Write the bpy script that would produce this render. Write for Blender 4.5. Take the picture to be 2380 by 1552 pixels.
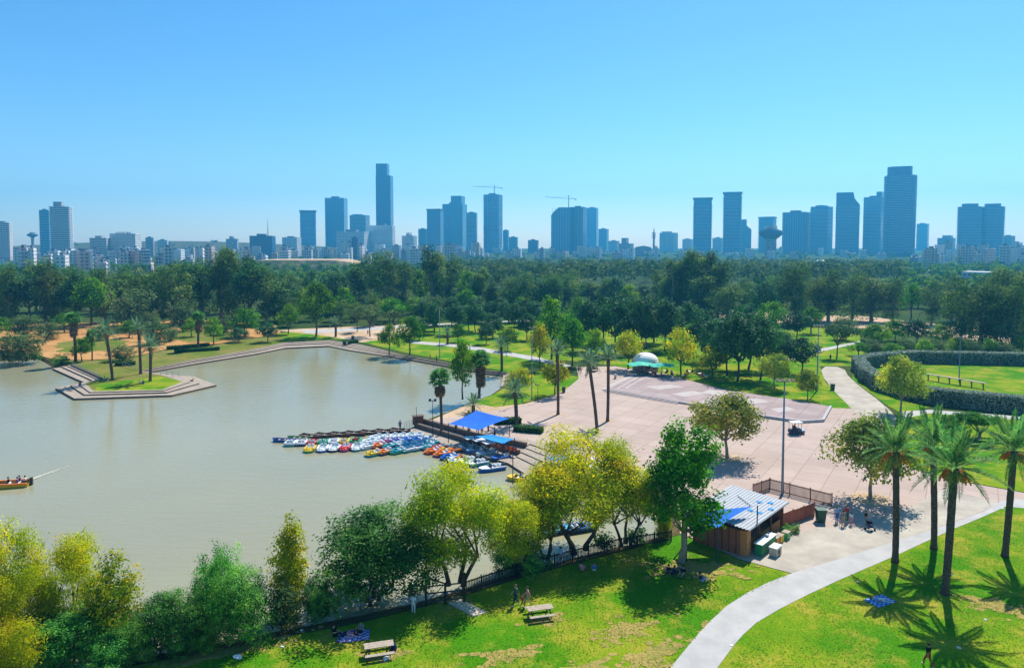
import bpy, bmesh, math, random
import numpy as np
from mathutils import Vector, Matrix, Euler
from mathutils.geometry import tessellate_polygon

for o in list(bpy.data.objects): bpy.data.objects.remove(o)
SC = bpy.context.scene
COL = SC.collection
R = math.radians
rnd = random.Random(7)

# ------------------------------------------------------------------ camera
FPX, CX, CY0, PITCH, SHIFT = 1640.0, 1190.0, 776.0, R(3.1), 124.0
CAMH = 30.0
cam_d = bpy.data.cameras.new('camera')
cam = bpy.data.objects.new('camera', cam_d)
COL.objects.link(cam)
cam.location = (0, 0, CAMH)
cam.rotation_euler = (R(90) - PITCH, 0, 0)
cam_d.sensor_width = 36.0
cam_d.lens = 36.0 * FPX / 2380.0
cam_d.shift_y = -SHIFT / 2380.0
cam_d.clip_start = 0.5
cam_d.clip_end = 40000
SC.camera = cam

# ------------------------------------------------------------------ sky and sun
SUN_EL, SUN_AZ = R(52), R(31)            # azimuth measured from +Y towards +X
w = bpy.data.worlds.new('World'); SC.world = w; w.use_nodes = True
nt = w.node_tree; nt.nodes.clear()
sky = nt.nodes.new('ShaderNodeTexSky'); sky.sky_type = 'NISHITA'; sky.sun_disc = False
sky.sun_elevation = SUN_EL; sky.sun_rotation = SUN_AZ
sky.altitude = 0; sky.air_density = 0.95; sky.dust_density = 0.25; sky.ozone_density = 5.5
hs = nt.nodes.new('ShaderNodeHueSaturation'); hs.inputs['Saturation'].default_value = 1.22; hs.inputs['Hue'].default_value = 0.4935
bg = nt.nodes.new('ShaderNodeBackground'); bg.inputs['Strength'].default_value = 0.117
wo = nt.nodes.new('ShaderNodeOutputWorld')
nt.links.new(sky.outputs[0], hs.inputs['Color']); nt.links.new(hs.outputs[0], bg.inputs['Color']); nt.links.new(bg.outputs[0], wo.inputs[0])
sun_d = bpy.data.lights.new('sun', 'SUN'); sun_d.energy = 5.0; sun_d.angle = R(0.53); sun_d.color = (1.0, 0.95, 0.86)
sun = bpy.data.objects.new('sun', sun_d); COL.objects.link(sun)
sdir = Vector((math.sin(SUN_AZ) * math.cos(SUN_EL), math.cos(SUN_AZ) * math.cos(SUN_EL), math.sin(SUN_EL)))
sun.rotation_euler = sdir.to_track_quat('Z', 'Y').to_euler()
sun.location = sdir * 200
vs = SC.view_settings
vs.view_transform = 'Standard'; vs.look = 'None'; vs.exposure = 0.5; vs.gamma = 1.0; vs.use_curve_mapping = False
SC.render.engine = 'CYCLES'
cy = SC.cycles
cy.use_denoising = True
try: cy.denoiser = 'OPENIMAGEDENOISE'
except Exception: pass
cy.max_bounces = 5; cy.diffuse_bounces = 2; cy.glossy_bounces = 2; cy.transmission_bounces = 4; cy.transparent_max_bounces = 6; cy.volume_bounces = 0
cy.caustics_reflective = False; cy.caustics_refractive = False
cy.sample_clamp_indirect = 4.0

# ------------------------------------------------------------------ survey helpers: sight line -> place on the ground
def ray(px, py):
    u = (px - CX) / FPX; v = -(py - (CY0 - SHIFT)) / FPX
    return Vector((u, math.cos(PITCH) + v * math.sin(PITCH), -math.sin(PITCH) + v * math.cos(PITCH)))
def P(px, py, z=0.0):
    d = ray(px, py); t = (z - CAMH) / d.z
    return Vector((d.x * t, d.y * t, z))
def AT(px, py, Y):
    d = ray(px, py); t = Y / d.y
    return Vector((d.x * t, Y, CAMH + d.z * t))
def PPM(Y): return FPX / Y

# ------------------------------------------------------------------ object helpers
def tag(o, label=None, cat=None, group=None, kind=None):
    if label: o['label'] = label
    if cat: o['category'] = cat
    if group: o['group'] = group
    if kind: o['kind'] = kind
    return o
def empty(name, loc=(0, 0, 0), rz=0, label=None, cat=None, group=None):
    o = bpy.data.objects.new(name, None); COL.objects.link(o)
    o.location = loc; o.rotation_euler = (0, 0, rz); o.empty_display_size = 0.1
    return tag(o, label, cat, group)
def link(name, me, parent=None, loc=None, rot=None, scale=None):
    o = bpy.data.objects.new(name, me); COL.objects.link(o)
    if parent is not None: o.parent = parent
    if loc is not None: o.location = loc
    if rot is not None: o.rotation_euler = rot
    if scale is not None: o.scale = scale if hasattr(scale, '__len__') else (scale,) * 3
    return o
def copy_tree(o, parent=None):
    c = o.copy(); COL.objects.link(c); c.parent = parent
    for ch in list(o.children): copy_tree(ch, c)
    return c

class MB:
    """collects simple shapes, builds ONE mesh"""
    def __init__(s): s.v = []; s.f = []; s.m = []; s.mi = 0
    def quad(s, a, b, c, d):
        n = len(s.v); s.v += [tuple(a), tuple(b), tuple(c), tuple(d)]; s.f.append((n, n+1, n+2, n+3)); s.m.append(s.mi); return s
    def tri(s, a, b, c):
        n = len(s.v); s.v += [tuple(a), tuple(b), tuple(c)]; s.f.append((n, n+1, n+2)); s.m.append(s.mi); return s
    def box(s, x0, x1, y0, y1, z0, z1, M=None):
        n = len(s.v)
        vv = [(x0,y0,z0),(x1,y0,z0),(x1,y1,z0),(x0,y1,z0),(x0,y0,z1),(x1,y0,z1),(x1,y1,z1),(x0,y1,z1)]
        if M is not None: vv = [tuple(M @ Vector(p)) for p in vv]
        s.v += vv
        for f in ((0,3,2,1),(4,5,6,7),(0,1,5,4),(1,2,6,5),(2,3,7,6),(3,0,4,7)):
            s.f.append(tuple(n+i for i in f)); s.m.append(s.mi)
        return s
    def bar(s, a, b, wx, wz=None):
        a = Vector(a); b = Vector(b); wz = wz or wx
        d = (b - a); L = d.length
        if L < 1e-6: return s
        q = d.to_track_quat('X', 'Z').to_matrix().to_4x4(); q.translation = a
        return s.box(0, L, -wx/2, wx/2, -wz/2, wz/2, q)
    def prism(s, pts, z0, z1):
        """closed polygon pts (x,y) extruded z0..z1"""
        n = len(pts); b = len(s.v)
        s.v += [(p[0], p[1], z0) for p in pts] + [(p[0], p[1], z1) for p in pts]
        area = sum(pts[i][0]*pts[(i+1)%n][1]-pts[(i+1)%n][0]*pts[i][1] for i in range(n))
        idx = list(range(n)) if area > 0 else list(range(n))[::-1]
        tr = tessellate_polygon([[Vector((p[0], p[1], 0)) for p in pts]])
        for t in tr:
            a_, b_, c_ = (pts[i] for i in t)
            ar = (b_[0]-a_[0])*(c_[1]-a_[1])-(b_[1]-a_[1])*(c_[0]-a_[0])
            tt = t if ar > 0 else t[::-1]
            s.f.append(tuple(b+n+i for i in tt)); s.m.append(s.mi)
        for k in range(n):
            i, j = idx[k], idx[(k+1) % n]
            s.f.append((b+i, b+j, b+n+j, b+n+i)); s.m.append(s.mi)
        return s
    def tube(s, pts, rad, n=7, caps=True):
        pts = [Vector(p) for p in pts]; b0 = len(s.v); k = len(pts)
        if not hasattr(rad, '__len__'): rad = [rad]*k
        for i, p in enumerate(pts):
            d = (pts[min(i+1, k-1)] - pts[max(i-1, 0)])
            if d.length < 1e-9: d = Vector((0, 0, 1))
            d.normalize()
            ref = Vector((1, 0, 0)) if abs(d.x) < .9 else Vector((0, 1, 0))
            e1 = d.cross(ref).normalized(); e2 = d.cross(e1)
            for j in range(n):
                a = 2*math.pi*j/n
                s.v.append(tuple(p + (e1*math.cos(a) + e2*math.sin(a))*rad[i]))
        for i in range(k-1):
            for j in range(n):
                a = b0+i*n+j; c = b0+i*n+(j+1) % n
                s.f.append((a, a+n, c+n, c)); s.m.append(s.mi)
        if caps:
            s.f.append(tuple(b0+j for j in range(n))); s.m.append(s.mi)
            s.f.append(tuple(b0+(k-1)*n+j for j in range(n-1, -1, -1))); s.m.append(s.mi)
        return s
    def lathe(s, prof, n=16, c=(0, 0)):
        b0 = len(s.v)
        for r, z in prof:
            for j in range(n):
                a = 2*math.pi*j/n; s.v.append((c[0]+r*math.cos(a), c[1]+r*math.sin(a), z))
        for i in range(len(prof)-1):
            for j in range(n):
                a = b0+i*n+j; d = b0+i*n+(j+1) % n
                s.f.append((a, d, d+n, a+n)); s.m.append(s.mi)
        return s
    def mesh(s, name, mats, smooth=False):
        me = bpy.data.meshes.new(name); me.from_pydata(s.v, [], s.f)
        for m in (mats if isinstance(mats, (list, tuple)) else [mats]): me.materials.append(m)
        if any(s.m): me.polygons.foreach_set('material_index', s.m)
        if smooth: me.polygons.foreach_set('use_smooth', [True]*len(me.polygons))
        me.update(); return me
    def build(s, name, mats, parent=None, smooth=False, **k):
        return link(name, s.mesh(name, mats, smooth), parent, **k)

# ------------------------------------------------------------------ materials
def newmat(name):
    m = bpy.data.materials.new(name); m.use_nodes = True
    t = m.node_tree; b = t.nodes['Principled BSDF']
    return m, t, b
def N(t, typ, **kw):
    n = t.nodes.new(typ)
    for k, v in kw.items(): setattr(n, k, v)
    return n
def mat(name, c, rough=0.75, var=0.18, scale=3.0, spec=0.3, metal=0.0, c2=None, bump=0.0, bscale=None, coords='Object'):
    m, t, b = newmat(name)
    b.inputs['Roughness'].default_value = rough; b.inputs['Metallic'].default_value = metal
    b.inputs['Specular IOR Level'].default_value = spec
    tc = N(t, 'ShaderNodeTexCoord')
    nz = N(t, 'ShaderNodeTexNoise'); nz.inputs['Scale'].default_value = scale; nz.inputs['Detail'].default_value = 5; nz.inputs['Roughness'].default_value = .65
    t.links.new(tc.outputs[coords], nz.inputs['Vector'])
    rmp = N(t, 'ShaderNodeValToRGB')
    c2 = c2 or tuple(min(1, x*(1+var)) for x in c)
    rmp.color_ramp.elements[0].position = .32; rmp.color_ramp.elements[1].position = .68
    rmp.color_ramp.elements[0].color = (*[x*(1-var) for x in c], 1); rmp.color_ramp.elements[1].color = (*c2, 1)
    t.links.new(nz.outputs['Fac'], rmp.inputs['Fac']); t.links.new(rmp.outputs['Color'], b.inputs['Base Color'])
    if bump:
        bp = N(t, 'ShaderNodeBump'); bp.inputs['Strength'].default_value = bump; bp.inputs['Distance'].default_value = .05
        n2 = N(t, 'ShaderNodeTexNoise'); n2.inputs['Scale'].default_value = bscale or scale*6; n2.inputs['Detail'].default_value = 4
        t.links.new(tc.outputs[coords], n2.inputs['Vector']); t.links.new(n2.outputs['Fac'], bp.inputs['Height']); t.links.new(bp.outputs['Normal'], b.inputs['Normal'])
    return m
def leafmat(name, ca, cb, cc=None, trans=0.38, rough=0.65, spec=0.1, ovar=0.25):
    """ca darker leaf, cb lighter leaf, cc rare third colour (by the leaf's own random tint)"""
    m, t, b = newmat(name)
    at = N(t, 'ShaderNodeAttribute', attribute_name='tint')
    rmp = N(t, 'ShaderNodeValToRGB'); e = rmp.color_ramp.elements
    e[0].position = .1; e[0].color = (*ca, 1); e[1].position = .75; e[1].color = (*cb, 1)
    if cc:
        x = e.new(.95); x.color = (*cc, 1)
    t.links.new(at.outputs['Fac'], rmp.inputs['Fac'])
    oi = N(t, 'ShaderNodeObjectInfo')
    mr = N(t, 'ShaderNodeMapRange'); mr.inputs['To Min'].default_value = 1-ovar; mr.inputs['To Max'].default_value = 1+ovar
    t.links.new(oi.outputs['Random'], mr.inputs['Value'])
    h = N(t, 'ShaderNodeHueSaturation'); t.links.new(mr.outputs[0], h.inputs['Value']); t.links.new(rmp.outputs['Color'], h.inputs['Color'])
    m2 = N(t, 'ShaderNodeMapRange'); m2.inputs['To Min'].default_value = .485; m2.inputs['To Max'].default_value = .515
    mm = N(t, 'ShaderNodeMath', operation='FRACT'); ml = N(t, 'ShaderNodeMath', operation='MULTIPLY'); ml.inputs[1].default_value = 7.31
    t.links.new(oi.outputs['Random'], ml.inputs[0]); t.links.new(ml.outputs[0], mm.inputs[0]); t.links.new(mm.outputs[0], m2.inputs['Value']); t.links.new(m2.outputs[0], h.inputs['Hue'])
    t.links.new(h.outputs['Color'], b.inputs['Base Color'])
    b.inputs['Roughness'].default_value = .6; b.inputs['Specular IOR Level'].default_value = min(spec*.25, .1)
    tr = N(t, 'ShaderNodeBsdfTranslucent')
    br = N(t, 'ShaderNodeHueSaturation'); br.inputs['Value'].default_value = 1.9; br.inputs['Saturation'].default_value = 1.1
    t.links.new(h.outputs['Color'], br.inputs['Color']); t.links.new(br.outputs['Color'], tr.inputs['Color'])
    mx = N(t, 'ShaderNodeMixShader'); mx.inputs[0].default_value = trans
    t.links.new(b.outputs[0], mx.inputs[1]); t.links.new(tr.outputs[0], mx.inputs[2])
    t.links.new(mx.outputs[0], t.nodes['Material Output'].inputs['Surface'])
    return m
def facade(name, wall, glass, floor=3.3, bay=3.5, gz=0.55, gx=0.7, grough=0.15, gspec=0.6, wrough=.7):
    """procedural window grid: floors in z, bays in x and y (object space)"""
    m, t, b = newmat(name)
    tc = N(t, 'ShaderNodeTexCoord'); sp = N(t, 'ShaderNodeSeparateXYZ'); t.links.new(tc.outputs['Object'], sp.inputs[0])
    def cell(sock, period, frac):
        d = N(t, 'ShaderNodeMath', operation='DIVIDE'); d.inputs[1].default_value = period; t.links.new(sock, d.inputs[0])
        f = N(t, 'ShaderNodeMath', operation='FRACT'); t.links.new(d.outputs[0], f.inputs[0])
        l = N(t, 'ShaderNodeMath', operation='LESS_THAN'); l.inputs[1].default_value = frac; t.links.new(f.outputs[0], l.inputs[0]); return l.outputs[0]
    ad = N(t, 'ShaderNodeMath', operation='ADD'); t.links.new(sp.outputs['X'], ad.inputs[0]); t.links.new(sp.outputs['Y'], ad.inputs[1])
    a = cell(sp.outputs['Z'], floor, gz); c = cell(ad.outputs[0], bay, gx)
    mu = N(t, 'ShaderNodeMath', operation='MULTIPLY'); t.links.new(a, mu.inputs[0]); t.links.new(c, mu.inputs[1])
    ge = N(t, 'ShaderNodeNewGeometry'); sn = N(t, 'ShaderNodeSeparateXYZ'); t.links.new(ge.outputs['Normal'], sn.inputs[0])
    lt = N(t, 'ShaderNodeMath', operation='LESS_THAN'); lt.inputs[1].default_value = .5; t.links.new(sn.outputs['Z'], lt.inputs[0])
    m3 = N(t, 'ShaderNodeMath', operation='MULTIPLY'); t.links.new(mu.outputs[0], m3.inputs[0]); t.links.new(lt.outputs[0], m3.inputs[1])
    nz = N(t, 'ShaderNodeTexNoise'); nz.inputs['Scale'].default_value = .09; t.links.new(tc.outputs['Object'], nz.inputs['Vector'])
    mv = N(t, 'ShaderNodeMapRange'); mv.inputs['To Min'].default_value = .8; mv.inputs['To Max'].default_value = 1.15; t.links.new(nz.outputs['Fac'], mv.inputs['Value'])
    mix = N(t, 'ShaderNodeMix', data_type='RGBA'); mix.inputs['A'].default_value = (*wall, 1); mix.inputs['B'].default_value = (*glass, 1); t.links.new(m3.outputs[0], mix.inputs['Factor'])
    h = N(t, 'ShaderNodeHueSaturation'); t.links.new(mix.outputs['Result'], h.inputs['Color']); t.links.new(mv.outputs[0], h.inputs['Value'])
    t.links.new(h.outputs[0], b.inputs['Base Color'])
    mr = N(t, 'ShaderNodeMapRange'); mr.inputs['To Min'].default_value = wrough; mr.inputs['To Max'].default_value = grough; t.links.new(m3.outputs[0], mr.inputs['Value']); t.links.new(mr.outputs[0], b.inputs['Roughness'])
    b.inputs['Specular IOR Level'].default_value = gspec
    return m

M = {}
def ground_mat(name, cols, s1=.05, s2=.5, bump=.3, rough=.95, s3=6.0):
    """cols: three colours blended by large patches and fine mottling (world position)"""
    m, t, b = newmat(name)
    b.inputs['Roughness'].default_value = rough; b.inputs['Specular IOR Level'].default_value = .02
    g = N(t, 'ShaderNodeNewGeometry')
    n1 = N(t, 'ShaderNodeTexNoise'); n1.inputs['Scale'].default_value = s1; n1.inputs['Detail'].default_value = 6; n1.inputs['Roughness'].default_value = .6
    n2 = N(t, 'ShaderNodeTexNoise'); n2.inputs['Scale'].default_value = s2; n2.inputs['Detail'].default_value = 8; n2.inputs['Roughness'].default_value = .75
    n3 = N(t, 'ShaderNodeTexNoise'); n3.inputs['Scale'].default_value = s3; n3.inputs['Detail'].default_value = 3
    for n in (n1, n2, n3): t.links.new(g.outputs['Position'], n.inputs['Vector'])
    r1 = N(t, 'ShaderNodeValToRGB'); e = r1.color_ramp.elements
    e[0].position = .4; e[0].color = (*cols[0], 1); e[1].position = .6; e[1].color = (*cols[1], 1)
    r2 = N(t, 'ShaderNodeValToRGB'); e = r2.color_ramp.elements
    e[0].position = .49; e[0].color = (0, 0, 0, 1); e[1].position = .70; e[1].color = (1, 1, 1, 1)
    t.links.new(n1.outputs['Fac'], r1.inputs['Fac']); t.links.new(n2.outputs['Fac'], r2.inputs['Fac'])
    mx = N(t, 'ShaderNodeMix', data_type='RGBA'); mx.inputs['B'].default_value = (*cols[2], 1)
    t.links.new(r1.outputs[0], mx.inputs['A']); t.links.new(r2.outputs[0], mx.inputs['Factor'])
    h = N(t, 'ShaderNodeHueSaturation'); mv = N(t, 'ShaderNodeMapRange'); mv.inputs['From Min'].default_value = .3; mv.inputs['From Max'].default_value = .7; mv.inputs['To Min'].default_value = .72; mv.inputs['To Max'].default_value = 1.25
    t.links.new(n3.outputs['Fac'], mv.inputs['Value']); t.links.new(mv.outputs[0], h.inputs['Value']); t.links.new(mx.outputs['Result'], h.inputs['Color'])
    t.links.new(h.outputs[0], b.inputs['Base Color'])
    if bump:
        bp = N(t, 'ShaderNodeBump'); bp.inputs['Strength'].default_value = bump; bp.inputs['Distance'].default_value = .08
        t.links.new(n3.outputs['Fac'], bp.inputs['Height']); t.links.new(bp.outputs['Normal'], b.inputs['Normal'])
    return m

M['land'] = ground_mat('dry_land', ((.03,.065,.015),(.06,.085,.022),(.05,.09,.02)), .02, .3)
M['lawn'] = ground_mat('lawn_grass', ((.055,.20,.004),(.19,.27,.010),(.36,.285,.04)), .11, .22, .6)
M['lawn_dry'] = ground_mat('dry_lawn', ((.12,.165,.02),(.22,.19,.05),(.05,.13,.01)), .09, .4, .6)
M['dirt'] = ground_mat('orange_earth', ((.46,.21,.07),(.52,.28,.11),(.16,.15,.04)), .05, .25)
M['sand'] = ground_mat('pale_sand', ((.48,.33,.2),(.58,.43,.3),(.38,.27,.16)), .08, .5)
M['straw'] = ground_mat('worn_lawn_patch', ((.30,.24,.07),(.36,.27,.08),(.13,.19,.02)), .3, .7)
M['path'] = mat('path_concrete', (.42,.405,.385), .9, .1, .5, .15, c2=(.48,.46,.435), bump=.15, bscale=9, coords='Object')
M['concrete'] = mat('apron_concrete', (.42,.36,.30), .9, .2, .3, .15, c2=(.50,.45,.36), bump=.15, bscale=7)
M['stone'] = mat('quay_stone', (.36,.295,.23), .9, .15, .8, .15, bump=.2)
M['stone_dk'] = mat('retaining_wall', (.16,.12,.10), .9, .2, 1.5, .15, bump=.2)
M['kerb'] = mat('kerb_concrete', (.45,.43,.42), .9, .1, 2, .15)
# plaza paving (slabs too small to tell apart at this distance: material joints only)
def paving(name, ca, cb, bw=2.4, joint=.02):
    m, t, b = newmat(name)
    b.inputs['Roughness'].default_value = .9; b.inputs['Specular IOR Level'].default_value = .15
    g = N(t, 'ShaderNodeNewGeometry'); mp = N(t, 'ShaderNodeMapping'); mp.inputs['Rotation'].default_value = (0, 0, R(33)); t.links.new(g.outputs['Position'], mp.inputs['Vector'])
    br = N(t, 'ShaderNodeTexBrick'); br.inputs['Scale'].default_value = 1; br.inputs['Brick Width'].default_value = bw; br.inputs['Row Height'].default_value = bw; br.inputs['Mortar Size'].default_value = joint
    br.offset = 0; br.inputs['Color1'].default_value = (*ca, 1); br.inputs['Color2'].default_value = (*cb, 1); br.inputs['Mortar'].default_value = (*[x*.72 for x in ca], 1)
    t.links.new(mp.outputs[0], br.inputs['Vector'])
    n1 = N(t, 'ShaderNodeTexNoise'); n1.inputs['Scale'].default_value = .12; n1.inputs['Detail'].default_value = 7; n1.inputs['Roughness'].default_value = .7; t.links.new(g.outputs['Position'], n1.inputs['Vector'])
    mv = N(t, 'ShaderNodeMapRange'); mv.inputs['From Min'].default_value = .3; mv.inputs['From Max'].default_value = .7; mv.inputs['To Min'].default_value = .86; mv.inputs['To Max'].default_value = 1.1; t.links.new(n1.outputs['Fac'], mv.inputs['Value'])
    h = N(t, 'ShaderNodeHueSaturation'); t.links.new(mv.outputs[0], h.inputs['Value']); t.links.new(br.outputs['Color'], h.inputs['Color']); t.links.new(h.outputs[0], b.inputs['Base Color'])
    return m
M['plaza'] = paving('plaza_paving', (.43,.325,.27), (.47,.36,.30), 3.6, .05)
M['stage'] = paving('stage_paving', (.33,.25,.235), (.38,.295,.275), 3.0, .05)
M['tread'] = mat('white_tread', (.64,.61,.58), .85, .08, 2)
M['slab_pale'] = mat('pale_slab', (.44,.38,.355), .85, .1, 1)

def water_mat():
    m, t, b = newmat('lake_water')
    b.inputs['Base Color'].default_value = (.215, .20, .115, 1)
    b.inputs['IOR'].default_value = 1.33; b.inputs['Specular IOR Level'].default_value = .5
    g = N(t, 'ShaderNodeNewGeometry')
    n0 = N(t, 'ShaderNodeTexNoise'); n0.inputs['Scale'].default_value = .022; n0.inputs['Detail'].default_value = 4; t.links.new(g.outputs['Position'], n0.inputs['Vector'])
    r = N(t, 'ShaderNodeValToRGB'); e = r.color_ramp.elements; e[0].position = .35; e[1].position = .65
    e[0].color = (.27,.26,.165,1); e[1].color = (.315,.295,.18,1)
    t.links.new(n0.outputs['Fac'], r.inputs['Fac']); t.links.new(r.outputs[0], b.inputs['Base Color'])
    mpw = N(t, 'ShaderNodeMapping'); mpw.inputs['Scale'].default_value = (.35, 1, 1); t.links.new(g.outputs['Position'], mpw.inputs['Vector'])
    nw = N(t, 'ShaderNodeTexNoise'); nw.inputs['Scale'].default_value = .06; nw.inputs['Detail'].default_value = 3; t.links.new(mpw.outputs[0], nw.inputs['Vector'])
    mw = N(t, 'ShaderNodeMapRange'); mw.inputs['From Min'].default_value = .35; mw.inputs['From Max'].default_value = .65; mw.inputs['To Min'].default_value = .03; mw.inputs['To Max'].default_value = .16; t.links.new(nw.outputs['Fac'], mw.inputs['Value']); t.links.new(mw.outputs[0], b.inputs['Roughness'])
    def layer(sx, sy, sc, rot):
        mp = N(t, 'ShaderNodeMapping'); mp.inputs['Scale'].default_value = (sx, sy, 1); mp.inputs['Rotation'].default_value = (0, 0, R(rot)); t.links.new(g.outputs['Position'], mp.inputs['Vector'])
        n = N(t, 'ShaderNodeTexNoise'); n.inputs['Scale'].default_value = sc; n.inputs['Detail'].default_value = 3; t.links.new(mp.outputs[0], n.inputs['Vector']); return n
    a = layer(.35, 1, 1.1, 6); c = layer(.5, 1, 3.2, -8)
    ad = N(t, 'ShaderNodeMath', operation='ADD'); ml = N(t, 'ShaderNodeMath', operation='MULTIPLY'); ml.inputs[1].default_value = .35
    t.links.new(c.outputs['Fac'], ml.inputs[0]); t.links.new(a.outputs['Fac'], ad.inputs[0]); t.links.new(ml.outputs[0], ad.inputs[1])
    bp = N(t, 'ShaderNodeBump'); bp.inputs['Strength'].default_value = .42; bp.inputs['Distance'].default_value = .14
    t.links.new(ad.outputs[0], bp.inputs['Height']); t.links.new(bp.outputs['Normal'], b.inputs['Normal'])
    return m
M['water'] = water_mat()

# ------------------------------------------------------------------ land with the lake cut out of it
WZ = -0.8
SH = [  # shoreline: (water edge, land edge, bank type)
 ((-900,900),(-930,880),'e'), ((-60,842),(-60,832),'e'), ((0,840),(0,830),'e'), ((90,834),(90,826),'e'), ((116,850),(128,838),'e'),
 ((122,859),(165,849),'q'), ((196,892),(236,881),'q'), ((129,905),(197,891),'q'), ((173,930),(219,909),'q'), ((400,922),(376,905.5),'q'),
 ((503,898),(424,887),'q'), ((452,879),(374,872),'q'), ((338,869),(322,862),'q'), ((454,848),(443,837),'q'), ((600,824),(590,812),'q'),
 ((664,811),(660,796),'q'), ((765,806),(768,791),'s'), ((815,816),(838,801),'s'), ((937,835),(943,826),'q'), ((1048,855),(1054,846),'q'),
 ((1127,870),(1133,861),'q'), ((1170,875),(1184,867),'q'), ((1164,901),(1184,893),'e'), ((1126,928),(1150,914),'e'), ((1075,952),(1100,934),'e'),
 ((1008,970),(1046,956),'e'), ((972,986),(1012,968),'e'), ((936,1003),(1003,975),'t'), ((1060,1046),(1112,1002),'t'), ((1182,1081),(1240,1025),'s'),
 ((1226,1109),(1345,1060),'e'), ((1330,1142),(1420,1110),'e'), ((1480,1176),(1560,1150),'e'), ((1530,1202),(1582,1190),'e'), ((1535,1245),(1580,1240),'e'),
 ((1440,1272),(1478,1270),'e'), ((1330,1298),(1362,1300),'e'), ((1200,1325),(1230,1334),'e'), ((1050,1375),(1068,1384),'e'), ((960,1400),(964,1412),'e'),
 ((850,1425),(856,1440),'e'), ((700,1455),(700,1470),'e'), ((560,1480),(570,1495),'e'), ((400,1512),(410,1525),'e'), ((300,1530),(300,1545),'e'),
 ((100,1570),(100,1590),'e'), ((-200,1640),(-200,1665),'e'), ((-1500,1700),(-1500,1760),'e')]
Wp = [P(a[0], a[1], WZ) for a, b, k in SH]; Lp = [P(b[0], b[1], 0) for a, b, k in SH]
BIG = 3400
outer = [Vector((-BIG, -300, 0)), Vector((BIG, -300, 0)), Vector((BIG, BIG, 0)), Vector((-BIG, BIG, 0))]
tris = tessellate_polygon([outer, Lp]); allp = outer + Lp
mb = MB(); mb.v = [tuple(p) for p in allp]
for t_ in tris:
    a, b, c = (allp[i] for i in t_)
    mb.f.append(t_ if (b-a).cross(c-a).z > 0 else t_[::-1]); mb.m.append(0)
tag(mb.build('ground', M['land']), kind='structure')
wp2 = [p + (l - p) * .35 for p, l in zip(Wp, Lp)]
tr = tessellate_polygon([[Vector((p.x, p.y, 0)) for p in wp2]]); mb = MB(); mb.v = [(p.x, p.y, WZ) for p in wp2]
for t_ in tr:
    a, b, c = (Vector(mb.v[i]) for i in t_)
    mb.f.append(t_ if (b-a).cross(c-a).z > 0 else t_[::-1]); mb.m.append(0)
tag(mb.build('lake_water', M['water']), kind='structure')
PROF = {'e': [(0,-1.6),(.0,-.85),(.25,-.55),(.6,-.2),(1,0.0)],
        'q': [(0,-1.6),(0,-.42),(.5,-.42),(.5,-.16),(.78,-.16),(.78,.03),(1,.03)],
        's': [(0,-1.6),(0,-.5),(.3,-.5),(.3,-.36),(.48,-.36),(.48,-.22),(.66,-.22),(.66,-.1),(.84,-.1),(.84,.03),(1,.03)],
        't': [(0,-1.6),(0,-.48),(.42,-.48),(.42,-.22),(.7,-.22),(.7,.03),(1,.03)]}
def bank(i0, i1, kind):
    mb = MB()
    pr = PROF[kind]
    for i in range(i0, i1):
        for (t0, z0), (t1, z1) in zip(pr[:-1], pr[1:]):
            def q(j, t, z):
                p = Wp[j] + (Lp[j] - Wp[j]) * t; return (p.x, p.y, z)
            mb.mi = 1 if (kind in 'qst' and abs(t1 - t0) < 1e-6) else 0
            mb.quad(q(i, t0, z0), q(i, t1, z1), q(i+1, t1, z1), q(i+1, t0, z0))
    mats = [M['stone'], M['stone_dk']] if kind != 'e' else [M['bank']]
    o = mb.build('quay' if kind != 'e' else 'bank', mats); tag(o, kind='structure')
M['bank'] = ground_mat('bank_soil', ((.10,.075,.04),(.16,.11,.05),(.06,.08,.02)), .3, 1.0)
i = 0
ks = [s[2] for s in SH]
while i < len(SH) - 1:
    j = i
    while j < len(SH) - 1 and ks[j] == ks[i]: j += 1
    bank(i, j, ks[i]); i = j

def sheet(name, pts, m, z, px=True, smooth=0, jag=0):
    pp = [P(x, y, 0) for x, y in pts] if px else [Vector((x, y, 0)) for x, y in pts]
    if smooth:
        for _ in range(smooth):
            q = []
            for k in range(len(pp)):
                a, b = pp[k], pp[(k+1) % len(pp)]; q += [a*.75+b*.25, a*.25+b*.75]
            pp = q
    if jag:
        q = []; jr = random.Random(len(pp)*7+int(abs(pp[0].x)*10))
        for k in range(len(pp)):
            a, b = pp[k], pp[(k+1) % len(pp)]; n_ = max(1, int((b-a).length/(jag*1.2)))
            for i_ in range(n_): q.append(a.lerp(b, i_/n_)+Vector((jr.uniform(-jag, jag), jr.uniform(-jag, jag), 0)))
        pp = q
    tr = tessellate_polygon([pp]); mb = MB(); mb.v = [(p.x, p.y, z) for p in pp]
    for t_ in tr:
        a, b, c = (pp[k] for k in t_)
        mb.f.append(t_ if (b-a).cross(c-a).z > 0 else t_[::-1]); mb.m.append(0)
    return tag(mb.build(name, m), kind='structure')

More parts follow.
